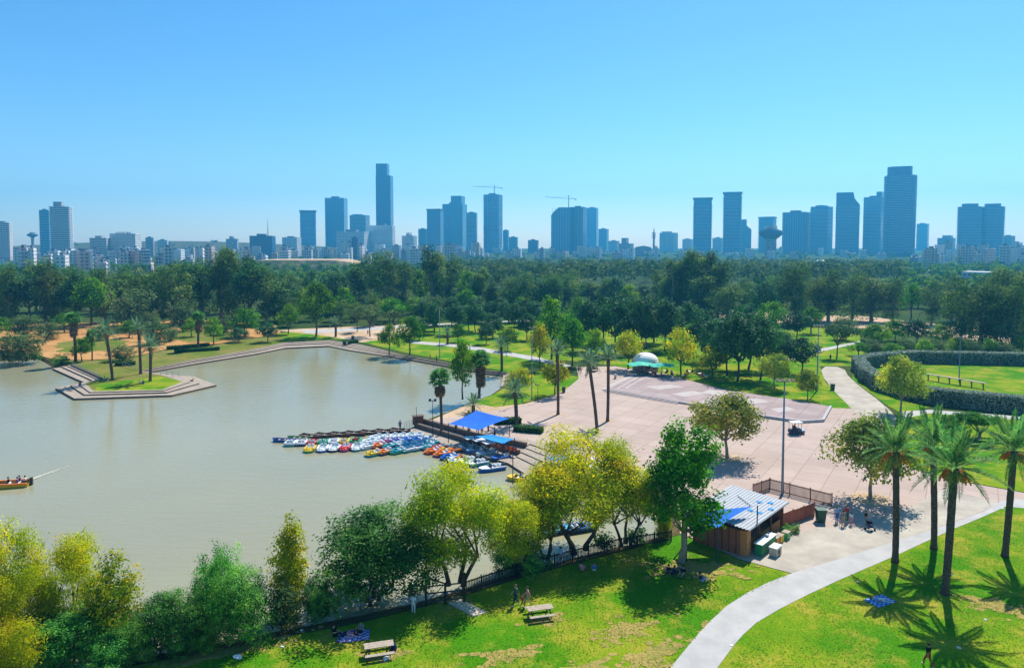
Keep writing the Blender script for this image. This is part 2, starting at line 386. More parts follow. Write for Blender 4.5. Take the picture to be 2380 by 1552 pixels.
# lawns and earth
sheet('lawn', [(-900,3200),(-600,1760),(-200,1668),(100,1593),(300,1548),(410,1528),(570,1498),(700,1473),(856,1443),(964,1415),(1068,1387),(1230,1337),(1362,1303),(1478,1273),(1580,1243),(1640,1262),(1717,1300),(1844,1334),(1900,1400),(1980,1500),(1900,3200)], M['lawn'], .012)
sheet('lawn', [(1200,3200),(1640,1700),(1800,1400),(2000,1300),(2200,1220),(2335,1170),(2500,1165),(3800,1280),(4200,3200)], M['lawn'], .016)
sheet('lawn', [(2045,1025),(2062,1000),(2100,975),(2140,955),(2380,972),(3300,1030),(3300,1205),(2380,1143),(2235,1117),(2130,1090),(2075,1058)], M['lawn'], .012)
sheet('lawn', [(128,838),(165,849),(236,881),(197,891),(219,909),(376,905.5),(424,887),(374,872),(322,862),(443,837),(590,812),(660,796),(655,780),(560,790),(480,806),(380,815),(300,833),(220,838)], M['lawn_dry'], .012)
for pts in ([(110,800),(200,786),(300,790),(280,812),(160,822)], [(380,775),(470,765),(560,772),(520,792),(420,796)], [(200,765),(330,757),(360,764),(260,776)]): sheet('dry_grass', pts, M['lawn_dry'], .014, smooth=1, jag=1.5)
sheet('lawn', [(219,909),(376,905.5),(424,887),(374,874),(300,884),(230,892)], M['lawn'], .02)
sheet('orange_earth', [(-300,800),(-300,756),(90,752),(300,748),(480,744),(640,752),(655,778),(560,788),(480,804),(380,813),(300,831),(220,836),(128,836),(90,825),(0,829),(-300,840)], M['dirt'], .008)
sheet('lawn', [(660,795),(768,787),(842,795),(945,820),(1056,840),(1135,856),(1184,865),(1260,850),(1300,835),(1235,745),(1120,748),(980,752),(960,770),(860,790),(700,768),(640,776)], M['lawn'], .010)
sheet('sandy_ground', [(640,768),(700,764),(860,757),(985,752),(965,775),(900,785),(842,796),(790,786),(740,778)], M['sand'], .016)
sheet('path', [(955,792),(1080,801),(1240,828),(1330,850),(1318,854),(1200,830),(1060,807),(947,797)], M['path'], .022)
sheet('path', [(700,768),(860,761),(1000,753),(1240,743),(1240,746),(1000,757),(860,767),(710,775)], M['path'], .026)
sheet('lawn', [(1100,936),(1150,915),(1184,894),(1184,868),(1260,862),(1352,876),(1340,893),(1290,916),(1215,937),(1150,946)], M['lawn'], .014)
sheet('sandy_ground', [(1046,957),(1100,935),(1150,945),(1220,938),(1290,917),(1360,878),(1400,872),(1360,920),(1200,985),(1080,992),(1003,976)], M['sand'], .010)
sheet('lawn', [(1300,835),(1400,815),(1560,795),(1720,770),(1900,760),(2000,780),(1990,850),(1905,851),(1920,890),(1990,949),(1932,948),(1830,927),(1690,905),(1540,868),(1430,850)], M['lawn'], .012)
sheet('lawn', [(1985,860),(1990,800),(2060,805),(2240,812),(2500,830),(2900,850),(2900,930),(2400,915),(2150,885),(2060,880),(2060,940),(1980,882)], M['lawn'], .014)
sheet('sandy_ground', [(1640,733),(1700,722),(1790,722),(1850,735),(1990,733),(2130,748),(2300,770),(2500,780),(2500,800),(2300,795),(2100,772),(1960,758),(1850,752),(1740,748)], M['sand'], .008, jag=1.2)
sheet('path', [(1905,851),(1960,853),(1975,880),(2062,945),(2095,985),(2040,1010),(1985,955),(1920,890)], M['concrete'], .024, smooth=1)
sheet('path', [(1800,838),(1900,812),(2010,790),(2012,794),(1905,818),(1806,846)], M['path'], .022)
# paved square and its walks
sheet('plaza_paving', [(1003,976),(1112,1003),(1240,1026),(1345,1061),(1420,1111),(1560,1151),(1582,1191),(1580,1239),(1640,1262),(1717,1299),(1844,1333),(2000,1292),(2335,1175),(3400,1243),(3400,1213),(2380,1145),(2235,1119),(2128,1092),(2070,1060),(2040,1028),(2060,1000),(2085,975),(1990,950),(1932,948),(1830,928),(1690,906),(1540,869),(1430,851),(1340,853),(1345,880),(1300,918),(1220,940),(1120,960)], M['plaza'], .018)
sheet('apron_concrete', [(1640,1262),(1717,1299),(1844,1333),(1990,1289),(2160,1232),(2330,1172),(2200,1135),(2110,1180),(2020,1225),(1900,1225),(1800,1262),(1720,1268)], M['concrete'], .030)
sheet('path', [(1180,3000),(1300,2200),(1400,1850),(1500,1640),(1558,1552),(1615,1482),(1650,1444),(1689,1408),(1736,1378),(1786,1353),(1844,1331),(1990,1287),(2150,1236),(2290,1188),(2330,1163),(2380,1160),(3400,1215),(3400,1245),(2380,1181),(2338,1177),(2280,1203),(2214,1230),(2140,1264),(2078,1293),(2010,1322),(1946,1350),(1877,1382),(1812,1415),(1758,1447),(1727,1475),(1706,1499),(1667,1552),(1625,1640),(1570,1850),(1560,2200),(1680,3000)], M['path'], .036)
sheet('lawn', [(1985,864),(2036,900),(2100,928),(2160,946),(2100,962),(2064,943)], M['lawn'], .017)
sheet('lawn', [(2045,851),(2240,848),(2500,853),(2900,880),(2900,985),(2380,958),(2156,935),(2100,922),(2044,904),(2016,886),(1998,861)], M['lawn'], .0175)
sheet('lawn', [(1240,745),(1560,738),(1720,766),(1900,758),(1720,775),(1560,800),(1400,820),(1300,838)], M['lawn'], .0115)
sheet('path', [(2100,956),(2160,952),(2380,968),(2700,992),(2700,1000),(2380,976),(2160,960),(2090,975)], M['path'], .02)
# worn patches on the lawn: bare earth and straw
for pts in ([(1380,1470),(1440,1440),(1520,1445),(1500,1475),(1420,1490)], [(1440,1530),(1510,1500),(1560,1490),(1590,1500),(1540,1560),(1440,1570)],
            [(1500,1310),(1600,1300),(1720,1308),(1700,1335),(1620,1345),(1540,1335)], [(1230,1437),(1300,1425),(1318,1440),(1270,1455),(1225,1450)],
            [(1080,1520),(1230,1505),(1240,1520),(1120,1550)], [(850,1528),(920,1510),(938,1520),(880,1545)], [(1020,1395),(1070,1385),(1100,1400),(1040,1415)],
            [(300,1552),(420,1530),(560,1500),(680,1475),(690,1490),(560,1518),(420,1548),(330,1565)], [(2230,1385),(2320,1395),(2420,1420),(2400,1440),(2260,1410)],
            [(1640,1450),(1690,1425),(1660,1470),(1600,1515)], [(1300,1555),(1400,1535),(1430,1560),(1330,1580)]):
    pp = [P(*p) for p in pts]; c = sum(pp, Vector())/len(pp); mb = MB(); jr = random.Random(int(c.x*100)); ar = abs(sum(pp[k].x*pp[k-1].y-pp[k-1].x*pp[k].y for k in range(len(pp))))/2
    for k in range(int(50+ar*26)):
        a_ = rnd.choice(pp).lerp(rnd.choice(pp), jr.random()); q = c.lerp(a_, abs(jr.gauss(0, .62))); r_ = jr.uniform(.05, .32); n_ = 9; ph = jr.random()*6
        mb.prism([(q.x+r_*1.5*jr.uniform(.55, 1.2)*math.cos(ph+6.283*i_/n_), q.y+r_*jr.uniform(.55, 1.2)*math.sin(ph+6.283*i_/n_)) for i_ in range(n_)], .0, .018+.00008*k)
    tag(mb.build('bare_earth', M['straw']), kind='structure')
for cx_, cy_, rr in ((2022,1160,2.4),(1690,1064,2.2),(1297,962,1.1),(1388,1006,1.1),(1412,978,1.1)):
    c = P(cx_, cy_); sheet('bare_earth', [(c.x+rr*math.cos(a*.5)*(1+.2*math.sin(a*2.1)), c.y+rr*.9*math.sin(a*.5)) for a in range(12)], M['sand'], .034, px=False)

# far terrain: sandy mound and a low ridge behind the city
def mound(name, x0, x1, ytop, Y, depth, m, slope=30):
    a = AT(x0, ytop, Y); b = AT(x1, ytop, Y); z = a.z; mb = MB()
    n = 14; front = []; top = []; back = []
    for k in range(n+1):
        t = k/n; x = a.x+(b.x-a.x)*t; e = min(1, math.sin(math.pi*t)*2.2)**.6 if 0 < t < 1 else 0
        front.append((x+(t-.5)*slope*1.5, Y-depth*.5-slope, -.5)); top.append((x, Y-depth*.5*e, z*(.55+.45*e))); back.append((x, Y+depth*.5, z*(.7+.3*e)))
    for k in range(n):
        mb.mi = 1; mb.quad(front[k], front[k+1], top[k+1], top[k]); mb.mi = 0; mb.quad(top[k], top[k+1], back[k+1], back[k])
        mb.mi = 1; mb.quad(back[k], back[k+1], (back[k+1][0], back[k+1][1]+slope, -.5), (back[k][0], back[k][1]+slope, -.5))
    return tag(mb.build(name, m), kind='structure')
M['scrub'] = ground_mat('scrub', ((.04,.07,.03),(.08,.09,.04),(.3,.2,.13)), .05, .15)
mound('hill', 585, 830, 603, 760, 60, [M['sand'], M['scrub']])
def ridge(name, cx_, cy_, rx, ry, h):
    mb = MB(); n, k = 24, 8
    for i_ in range(k+1):
        for j_ in range(n):
            a = 2*math.pi*j_/n; r = i_/k
            mb.v.append((cx_+rx*r*math.cos(a), cy_+ry*r*math.sin(a), h*(.5+.5*math.cos(math.pi*r))-.4))
    for i_ in range(k):
        for j_ in range(n):
            a = i_*n+j_; b = i_*n+(j_+1) % n; mb.f.append((a, b, b+n, a+n) if True else ()); mb.m.append(0)
    return tag(mb.build(name, M['scrub'], smooth=True), kind='structure')
ridge('hill', -950, 1950, 900, 520, 34)
def ridge_z(x, y):
    r = math.hypot((x+950)/900, (y-1950)/520)
    return 34*(.5+.5*math.cos(math.pi*min(1, r)))-.4 if r < 1 else 0
# ------------------------------------------------------------------ vegetation
def np_mesh(name, quads, tint, m):
    """quads (n,4,3) -> one mesh with a per-face float attribute 'tint'"""
    n = len(quads); me = bpy.data.meshes.new(name)
    me.vertices.add(n*4); me.vertices.foreach_set('co', quads.reshape(-1).astype(np.float32))
    me.loops.add(n*4); me.loops.foreach_set('vertex_index', np.arange(n*4, dtype=np.int32))
    me.polygons.add(n); me.polygons.foreach_set('loop_start', np.arange(0, n*4, 4, dtype=np.int32))
    try: me.polygons.foreach_set('loop_total', np.full(n, 4, dtype=np.int32))
    except Exception: pass
    me.materials.append(m); me.update(calc_edges=True)
    at = me.attributes.new('tint', 'FLOAT', 'FACE'); at.data.foreach_set('value', tint.astype(np.float32))
    return me
def unit(v): return v/np.maximum(np.linalg.norm(v, axis=-1, keepdims=True), 1e-9)
def cards(g, pos, nrm, size, aspect=.6, droop=0.0, jitter=.8):
    n = len(pos)
    nn = unit(nrm + g.normal(0, jitter, (n, 3)))
    ax = g.normal(0, 1, (n, 3)); ax[:, 2] -= droop*2.0
    ax = unit(ax - nn*(ax*nn).sum(1, keepdims=True)); bx = np.cross(nn, ax)
    s = size*g.uniform(.6, 1.4, (n, 1))
    return np.stack([pos - ax*s*.5, pos + bx*s*aspect*.5 + nn*s*.06, pos + ax*s*.5, pos - bx*s*aspect*.5 + nn*s*.06], 1)
def cloud(seed, lobes, nclump, per, csig, size, aspect=.6, droop=0.0, inner=.55, jitter=.5, flat_top=False):
    """leaf cards gathered in clumps on the shells of several lobes"""
    g = np.random.default_rng(seed); L = np.array(lobes, float)
    wgt = L[:, 3]*L[:, 4] + L[:, 4]*L[:, 5]; wgt /= wgt.sum()
    k = g.choice(len(L), nclump, p=wgt); d = unit(g.normal(0, 1, (nclump, 3)))
    rr = inner + (1.02-inner)*g.uniform(0, 1, (nclump, 1))**.45
    c = L[k, :3] + d*L[k, 3:6]*rr
    ct = .5*g.uniform(0, 1, len(L))[k] + .5*g.uniform(0, 1, nclump)
    pos = np.repeat(c, per, 0) + g.normal(0, csig, (nclump*per, 3))*np.array([1, 1, .75])
    nrm = np.repeat(d, per, 0) + np.array([0, 0, .5])
    tint = np.clip((np.repeat(ct, per)-.5)*1.25+.5 + g.uniform(-.16, .16, nclump*per), 0, 1)
    return cards(g, pos, nrm, size, aspect, droop, jitter), tint
def lobes_for(shape, H, W, g):
    r = W/2; L = []
    if shape == 'round':
        L.append((0, 0, H*.62, r*.72, r*.72, H*.30))
        for i in range(9):
            a = i*2*math.pi/9 + g.uniform(-.3, .3); q = r*g.uniform(.5, .7); s = r*g.uniform(.28, .45)
            L.append((q*math.cos(a), q*math.sin(a), H*g.uniform(.42, .74), s, s, s*.9*H/W*1.0))
        for i in range(4): L.append((g.uniform(-.3, .3)*r, g.uniform(-.3, .3)*r, H*g.uniform(.8, .88), r*.34, r*.34, H*.12))
    elif shape == 'tall':
        for i in range(17):
            t = .16+.78*(i+.5)/17+g.uniform(-.04, .04); wv = math.sin(math.pi*min(1, (t-.02)/1.0))**.45; a = g.uniform(0, 6.28); q = r*.62*wv*g.uniform(.2, 1)
            s = r*g.uniform(.3, .5)*(.6+.4*wv); L.append((q*math.cos(a), q*math.sin(a), H*t, s, s, s*1.25))
        L.append((0, 0, H*.6, r*.5, r*.5, H*.28))
    elif shape == 'umbrella':
        for i in range(11):
            a = g.uniform(0, 6.28); q = r*.72*math.sqrt(g.uniform(0, 1)); s = r*g.uniform(.25, .42)
            L.append((q*math.cos(a), q*math.sin(a), H*(.86-.18*(q/r)**2)+g.uniform(-.3, .3), s, s, H*.11))
    elif shape == 'bush':
        for i in range(12):
            a = g.uniform(0, 6.28); q = r*.62*math.sqrt(g.uniform(0, 1)); s = r*g.uniform(.3, .5)
            z = H*g.uniform(.22, .82)*(1-.35*(q/r)**2); L.append((q*math.cos(a), q*math.sin(a), z, s, s, min(z, H-z, H*.3)*1.0+.3))
        L.append((0, 0, H*.5, r*.62, r*.62, H*.42))
    elif shape == 'airy':
        for i in range(16):
            t = g.uniform(.34, .95); wv = math.sin(math.pi*min(1, (t-.1)/.98))**.5; a = g.uniform(0, 6.28); q = r*.75*wv*math.sqrt(g.uniform(0, 1))
            s = r*g.uniform(.2, .36); L.append((q*math.cos(a), q*math.sin(a), H*t, s, s, s*1.35))
    elif shape == 'poplar':
        for i in range(12):
            t = g.uniform(.15, .95); wv = .55+.45*math.sin(math.pi*t); a = g.uniform(0, 6.28); q = r*.5*wv
            L.append((q*math.cos(a), q*math.sin(a), H*t, r*.38*wv, r*.38*wv, H*.13))
    return L
def limbs(H, W, shape, seed, lob, stems=1, bend=.03):
    g = random.Random(seed); mb = MB(); r0 = max(.12, H*.022)
    fork = {'round': .3, 'tall': .4, 'umbrella': .4, 'bush': .12, 'airy': .25, 'poplar': .5}[shape]*H
    for s in range(stems):
        a0 = 6.28*s/stems + g.random(); off = 0 if stems == 1 else .5
        base = Vector((off*math.cos(a0), off*math.sin(a0), -.25)); top = Vector((base.x*2.6+g.uniform(-1, 1)*H*bend, base.y*2.6+g.uniform(-1, 1)*H*bend, fork))
        mid = (base+top)/2 + Vector((g.uniform(-1, 1), g.uniform(-1, 1), 0))*H*bend*.6
        rr = r0/(stems**.4)
        mb.tube([base, base+Vector((0, 0, .4)), mid, top], [rr*1.5, rr*1.1, rr*.9, rr*.75], 7)
        tg = g.sample(list(lob), min(len(lob), 7 if stems == 1 else 4))
        for l in tg:
            e = Vector((l[0], l[1], l[2])); m_ = top.lerp(e, .5) + Vector((0, 0, -.06*H)) + Vector((g.uniform(-1, 1), g.uniform(-1, 1), 0))*.03*H
            mb.tube([top-Vector((0, 0, .3)), m_, e], [rr*.6, rr*.35, rr*.12], 5)
            for q in range(3):
                e2 = e + Vector((g.uniform(-1, 1)*l[3], g.uniform(-1, 1)*l[3], g.uniform(-.3, 1)*l[5]))*.8
                mb.tube([m_.lerp(e, .6), e2], [rr*.2, rr*.05], 4, caps=False)
    return mb
M['bark'] = mat('bark', (.10,.075,.055), .95, .3, 4, .1, bump=.4)
M['bark_pale'] = mat('pale_bark', (.30,.25,.20), .95, .3, 2.5, .1, bump=.3)
M['leaf_euc'] = leafmat('eucalyptus_leaf', (.022,.075,.022), (.15,.26,.045), (.25,.28,.06), .18)
M['leaf_dark'] = leafmat('dark_leaf', (.010,.055,.022), (.065,.18,.045), None, .18, .4, .5)
M['leaf_green'] = leafmat('green_leaf', (.025,.11,.010), (.12,.28,.016), (.22,.34,.02), .38)
M['leaf_yellow'] = leafmat('yellow_leaf', (.17,.25,.008), (.46,.50,.014), (.62,.48,.014), .45, ovar=.1)
M['leaf_mixed'] = leafmat('yellow_tipped_leaf', (.07,.17,.010), (.34,.37,.014), (.56,.44,.012), .45)
M['leaf_plane'] = leafmat('plane_tree_leaf', (.09,.16,.015), (.30,.34,.05), (.50,.42,.06), .42, .45, .5)
M['leaf_bright'] = leafmat('bright_green_leaf', (.03,.135,.006), (.09,.25,.012), (.17,.30,.02), .45)
M['leaf_grey'] = leafmat('grey_green_leaf', (.04,.10,.035), (.14,.22,.07), (.22,.26,.11), .25)
M['leaf_shrub'] = leafmat('shrub_leaf', (.016,.10,.018), (.13,.35,.045), (.30,.50,.08), .3, .4, .5)

PROTO = {}
def proto(key, shape, H, W, leaf, bark, nclump, per, csig, size, nvar=3, stems=1, **kw):
    PROTO[key] = []
    for v in range(nvar):
        sd = abs(hash_(key))+v*17; g = random.Random(sd); lob = lobes_for(shape, H, W, g)
        q, t = cloud(sd, lob, nclump, per, csig, size, **kw)
        me = np_mesh(key+'_crown', q, t, M[leaf]); tm = limbs(H, W, shape, sd, lob, stems).mesh(key+'_trunk', M[bark], True)
        zmax = float(np.percentile(q[:, :, 2], 99.7)); wx = float(np.percentile(np.hypot(q[:, :, 0], q[:, :, 1]), 98.5))*2
        PROTO[key].append((me, tm, zmax, wx))
def hash_(s):
    h = 0
    for c in s: h = (h*131+ord(c)) % 100003
    return h
# mid-distance kinds
proto('euc', 'tall', 20, 11, 'leaf_euc', 'bark_pale', 230, 16, .70, .68, 4, aspect=.45, droop=.5)
proto('dark', 'round', 12, 11, 'leaf_dark', 'bark', 190, 17, .52, .6, 3)
proto('green', 'round', 12, 10, 'leaf_green', 'bark', 170, 17, .50, .55, 3)
proto('mixed', 'round', 9, 8, 'leaf_mixed', 'bark', 150, 17, .40, .45, 3)
proto('umbrella', 'umbrella', 9, 11, 'leaf_grey', 'bark', 300, 6, .4, .55, 2)
proto('poplar', 'poplar', 24, 10, 'leaf_euc', 'bark_pale', 340, 17, .75, .7, 3, aspect=.5)
proto('grey', 'bush', 9, 9, 'leaf_grey', 'bark', 170, 15, .5, .5, 2)
# near kinds
proto('plane', 'round', 8.5, 9, 'leaf_plane', 'bark_pale', 420, 18, .34, .27, 3, aspect=.85, inner=.45)
proto('willow', 'airy', 10, 8, 'leaf_yellow', 'bark', 680, 34, .32, .24, 4, 3, aspect=.32, droop=.8, inner=.2)
proto('bright', 'airy', 12, 8.5, 'leaf_bright', 'bark_pale', 330, 38, .34, .25, 2, aspect=.8, inner=.25)
proto('shrub', 'bush', 8, 9, 'leaf_shrub', 'bark', 520, 42, .30, .23, 3, 4, aspect=.45, inner=.6)
proto('mixed_near', 'bush', 8, 5, 'leaf_mixed', 'bark', 260, 34, .27, .22, 2, 2, aspect=.6)
proto('bush', 'bush', 2.4, 3.2, 'leaf_shrub', 'bark', 130, 7, .16, .28, 2)

TREE_N = {}
def tree(key, bx, by, ytop, wpx, label, group=None, name=None, var=None, dz=0, rz=None):
    b = P(bx, by, 0); Y = b.y
    if key in ('shrub', 'mixed_near') and Y < 80:        # the foot seen is the front of the crown: the stem stands further back
        Y += .62*wpx/PPM(Y)/2; b = AT(bx, by, Y); dz = -.35
    h = AT(bx, ytop, Y).z-dz; wm = wpx/PPM(Y)
    return tree_at(key, b.x, b.y, h, wm, label, group, name, var, dz, rz)
def tree_at(key, X, Y, h, wm, label, group=None, name=None, var=None, dz=0, rz=None):
    k = TREE_N.get(key, 0); TREE_N[key] = k+1
    pr = PROTO[key]; me, tm, H, W = pr[(k if var is None else var) % len(pr)]
    e = empty(name or TNAME[key], (X, Y, dz), rnd.uniform(0, 6.28) if rz is None else rz, label, 'shrub' if key == 'bush' else 'tree', group)
    e.scale = (wm/W, wm/W, h/H)
    link('trunk', tm, e); link('crown', me, e)
    return e
TNAME = dict(euc='eucalyptus_tree', dark='evergreen_tree', green='leafy_tree', mixed='yellowing_tree', umbrella='umbrella_tree', poplar='poplar_tree', grey='olive_tree', plane='plane_tree', willow='willow_tree', bright='broadleaf_tree', shrub='shrub_tree', mixed_near='yellowing_tree', bush='bush')

# --- trees along the near bank, each its own
W = 'willow'
tree(W, 12, 1545, 1205, 190, 'tall yellow willow at the end of the near bank, partly out of view', 'yellow willows on the near bank', var=0)
tree(W, 10, 1600, 1350, 230, 'low spreading yellow willow in front of the tall willow at the bank end', 'yellow willows on the near bank', var=1)
tree(W, 140, 1500, 1245, 190, 'slim yellow-green willow beside the dark evergreen shrub on the near bank', 'yellow willows on the near bank', var=2)
tree('mixed_near', 262, 1550, 1290, 165, 'narrow tree with green and yellow leaves down to the ground among dark shrubs')
tree('shrub', 160, 1580, 1418, 230, 'low dark evergreen shrub below the slim yellow-green willow', 'dark shrubs on the near bank')
tree('shrub', 385, 1535, 1372, 185, 'dark evergreen shrub between the yellow-leaved tree and the blue-green shrub', 'dark shrubs on the near bank')
tree('shrub', 505, 1480, 1268, 160, 'tall dark shrub with thin upright twigs at the water edge', 'dark shrubs on the near bank')
tree('shrub', 548, 1522, 1322, 168, 'rounded blue-green shrub at the edge of the lawn, trash beside it', 'dark shrubs on the near bank')
tree('mixed_near', 668, 1440, 1195, 125, 'slender yellow-green tree over the water beside the big dark tree', var=1)
tree('grey', 655, 1462, 1350, 110, 'thin grey-brown scrub at the foot of the slender yellow-green tree')
tree('shrub', 862, 1432, 1172, 335, 'big round dark green tree shading picnickers on the lawn')
tree(W, 1060, 1352, 1075, 275, 'large yellow willow behind the wooden gate by the water', 'yellow willows on the near bank', var=3, rz=1)
tree(W, 1200, 1325, 1140, 190, 'smaller yellow willow between two large willows behind the picket fence', 'yellow willows on the near bank', var=2, rz=2)
tree(W, 1345, 1275, 1000, 300, 'largest golden willow leaning over the lake by the boat dock', 'yellow willows on the near bank', var=0, rz=4)
tree(W, 1455, 1262, 1030, 200, 'golden willow growing right beside the bright green tree', 'yellow willows on the near bank', var=1, rz=3)
tree(W, 1270, 1290, 1080, 170, 'olive shaded willow behind the fence between golden willows', 'yellow willows on the near bank', var=3, rz=5)
tree('shrub', 1200, 1340, 1245, 150, 'dark shrub leaning on the picket fence under the willows', 'dark shrubs on the near bank')
tree('bright', 1583, 1306, 990, 200, 'tall bright green tree by the cafe casting a ragged shadow on the lawn', rz=.6)
tree('bush', 1400, 1272, 1235, 60, 'small bush at the foot of the golden willows', 'small bushes behind the picket fence')
tree('bush', 1480, 1262, 1222, 60, 'small bush at the foot of the golden willows', 'small bushes behind the picket fence')
tree('mixed_near', 1540, 1250, 1150, 60, 'small yellow-green tree squeezed between golden willow and bright green tree', var=1)
tree('shrub', 300, 1560, 1440, 120, 'low dark shrub at the foot of the narrow green and yellow tree', 'dark shrubs on the near bank')
tree('shrub', 452, 1532, 1400, 130, 'low dark shrub in front of the twiggy tall shrub', 'dark shrubs on the near bank')
tree('shrub', 740, 1448, 1330, 110, 'dark low shrub leaning out from under the big round dark tree', 'dark shrubs on the near bank')
# --- plane trees on the square
tree('plane', 1690, 1064, 915, 178, 'lone olive-green plane tree standing in the middle of the paved square')
tree('plane', 2023, 1160, 966, 200, 'golden-green plane tree shading the people near the cafe')
tree('plane', 2093, 962, 826, 118, 'upright plane tree beside the clipped hedge and pale path')
tree('plane', 1800, 905, 822, 85, 'young plane tree with thin rusty crown on the lawn by the stage')
tree('plane', 1877, 928, 858, 66, 'smallest rusty plane tree beside the tall floodlight pole')
# --- trees round the square and kiosk
tree('mixed', 1655, 880, 808, 80, 'yellow rounded tree beside the cafe terrace and dark evergreen grove', 'yellow-tipped trees round the square')
tree('mixed', 1583, 872, 760, 85, 'yellow-topped dark tree standing over the cafe terrace', 'yellow-tipped trees round the square')
tree('mixed', 1460, 858, 768, 82, 'yellow-topped tree leaning in front of the white dome', 'yellow-tipped trees round the square')
tree('mixed', 1290, 918, 838, 78, 'olive and gold rounded tree behind a tall palm trunk', 'yellow-tipped trees round the square')
tree('mixed', 1205, 915, 855, 75, 'gold-tipped low tree beside the blue-green palm on the shore lawn', 'yellow-tipped trees round the square')
tree('mixed', 1255, 860, 752, 62, 'tall gold-topped tree beside the lamp post and green trees', 'yellow-tipped trees round the square')
tree('green', 1282, 835, 688, 95, 'big domed light green tree behind the gold-topped tree', 'light green trees in the park')
tree('green', 1330, 850, 740, 85, 'rounded light green tree just behind the tall palms', 'light green trees in the park')
tree('green', 1075, 925, 788, 72, 'slender light green tree between the two skirted palms by the lake', 'light green trees in the park')
tree('green', 905, 822, 752, 60, 'small light green tree on the quay lawn, smaller of a pair', 'light green trees in the park')
tree('green', 952, 826, 733, 72, 'taller light green tree of the pair on the quay lawn', 'light green trees in the park')
tree('green', 735, 782, 655, 95, 'broad bright-topped tree on the far shore with a shadow on the grass', 'light green trees in the park', var=1)
tree('green', 800, 745, 665, 60, 'green tree next to the broad bright-topped tree', 'light green trees in the park')
tree('green', 670, 776, 706, 55, 'small bright green tree on the far lawn', 'light green trees in the park')
tree('green', 570, 782, 716, 85, 'dense green tree by the orange earth', 'light green trees in the park')
tree('green', 497, 800, 738, 52, 'small green tree beside the skirted palm at the box hedges', 'light green trees in the park')
tree('dark', 622, 795, 748, 54, 'small dark round tree on the quay lawn beside the orange earth', 'dark evergreen trees in the park')
tree('dark', 555, 795, 762, 50, 'low dark round bushy tree near the box hedges', 'dark evergreen trees in the park')
tree('dark', 862+1000, 868, 783, 85, 'dark tree beside the floodlight pole and pale path', 'dark evergreen trees in the park')
tree('umbrella', 1945, 832, 752, 90, 'flat-topped green tree shading people resting on the grass', None)
tree('green', 2038, 812, 752, 80, 'light green tree between the eucalyptus row and the hedge', 'light green trees in the park')
tree('green', 2190, 812, 752, 60, 'light green tree behind the clipped hedge', 'light green trees in the park')
tree('umbrella', 860, 782, 710, 85, 'wide flat-crowned tree on the sandy ground by the far path', 'flat-crowned trees')
tree('umbrella', 915, 775, 722, 70, 'wide flat-crowned tree on the sandy ground by the far path', 'flat-crowned trees')
tree('umbrella', 830, 772, 715, 55, 'wide flat-crowned tree on the sandy ground by the far path', 'flat-crowned trees')
tree('grey', 60, 838, 768, 90, 'grey-green bushy tree overhanging the water at the far bank', 'grey-green trees of the far bank')
tree('grey', 20, 838, 775, 70, 'grey-green bushy tree overhanging the water at the far bank', 'grey-green trees of the far bank')
tree('grey', 310, 768, 665, 110, 'large olive-green tree behind the island palms', 'grey-green trees of the far bank')
tree('grey', 365, 800, 740, 70, 'low olive tree leaning over the orange earth', 'grey-green trees of the far bank')
tree('grey', 425, 770, 690, 70, 'grey olive tree beside the orange earth', 'grey-green trees of the far bank')
tree('grey', 285, 838, 800, 70, 'low grey bush in front of the orange earth', 'grey-green trees of the far bank')
tree('green', 190, 840, 785, 50, 'small leafy tree beside the skirted palm on the island', 'light green trees in the park')
tree('bush', 140, 845, 822, 45, 'round green bush at the neck of the island', None)
for x in (20, 48, 80): tree('bush', x, 836, 818, 45, 'dark bush hanging over the far bank waterline', 'dark bushes on the far bank')
# dark evergreen groves
for (x, y, t_, w_) in ((1010,775,702,60),(1060,778,705,62),(1105,772,700,58),(1145,785,725,60),(1195,772,705,56),(985,755,700,55),(1240,762,700,50),(1050,755,690,60),(1160,755,690,62),(1105,750,690,60)):
    tree('dark', x, y, t_, w_, 'small dark round evergreen tree in the lawn grove across the lake', 'evergreen grove on the far lawn')
for (x, y, t_, w_) in ((1370,815,698,90),(1430,822,690,95),(1490,818,688,95),(1545,815,695,90),(1400,800,690,90),(1460,800,690,90),(1520,795,690,90),(1600,800,700,80)):
    tree('dark', x, y, t_, w_, 'dense very dark evergreen in the thicket behind the white dome', 'dark thicket behind the dome')
for (x, y, t_, w_) in ((1665,855,738,105),(1715,885,730,120),(1768,880,735,105),(1815,862,768,72),(1640,838,736,92),(1740,858,730,112),(1690,872,745,100)):
    tree('dark', x, y, t_, w_, 'dense dark evergreen in the grove between terrace and stage', 'dark grove beside the stage')
# forest rows: profile of tree tops along the view
def forest(x, y, top, w_, place, group, mix=(.58, .16, .14, .12)):
    k = rnd.random(); a, b, c, d = mix
    if k < a: tree('euc', x, y, top, w_, 'tall grey-green eucalyptus '+place, group)
    elif k < a+b: tree('dark', x, y, top+rnd.uniform(6, 26), w_*1.15, 'broad dark evergreen '+place, group)
    elif k < a+b+c: tree('green', x, y, top+rnd.uniform(8, 30), w_*1.1, 'broad light green tree '+place, group)
    else: tree('poplar', x, y, top, w_*.8, 'upright narrow-crowned tree '+place, group)
def prof(pts, x):
    for (a, b), (c, d) in zip(pts[:-1], pts[1:]):
        if a <= x <= c: return b+(d-b)*(x-a)/(c-a)
    return pts[-1][1]
TOPL = [(-80,630),(30,612),(100,600),(180,626),(260,615),(330,632),(400,608),(470,602),(530,572),(580,586),(620,608),(690,632),(760,632),(800,622),(840,590),(880,580),(930,596),(970,586),(1010,574),(1050,598),(1090,620),(1150,630),(1300,632)]
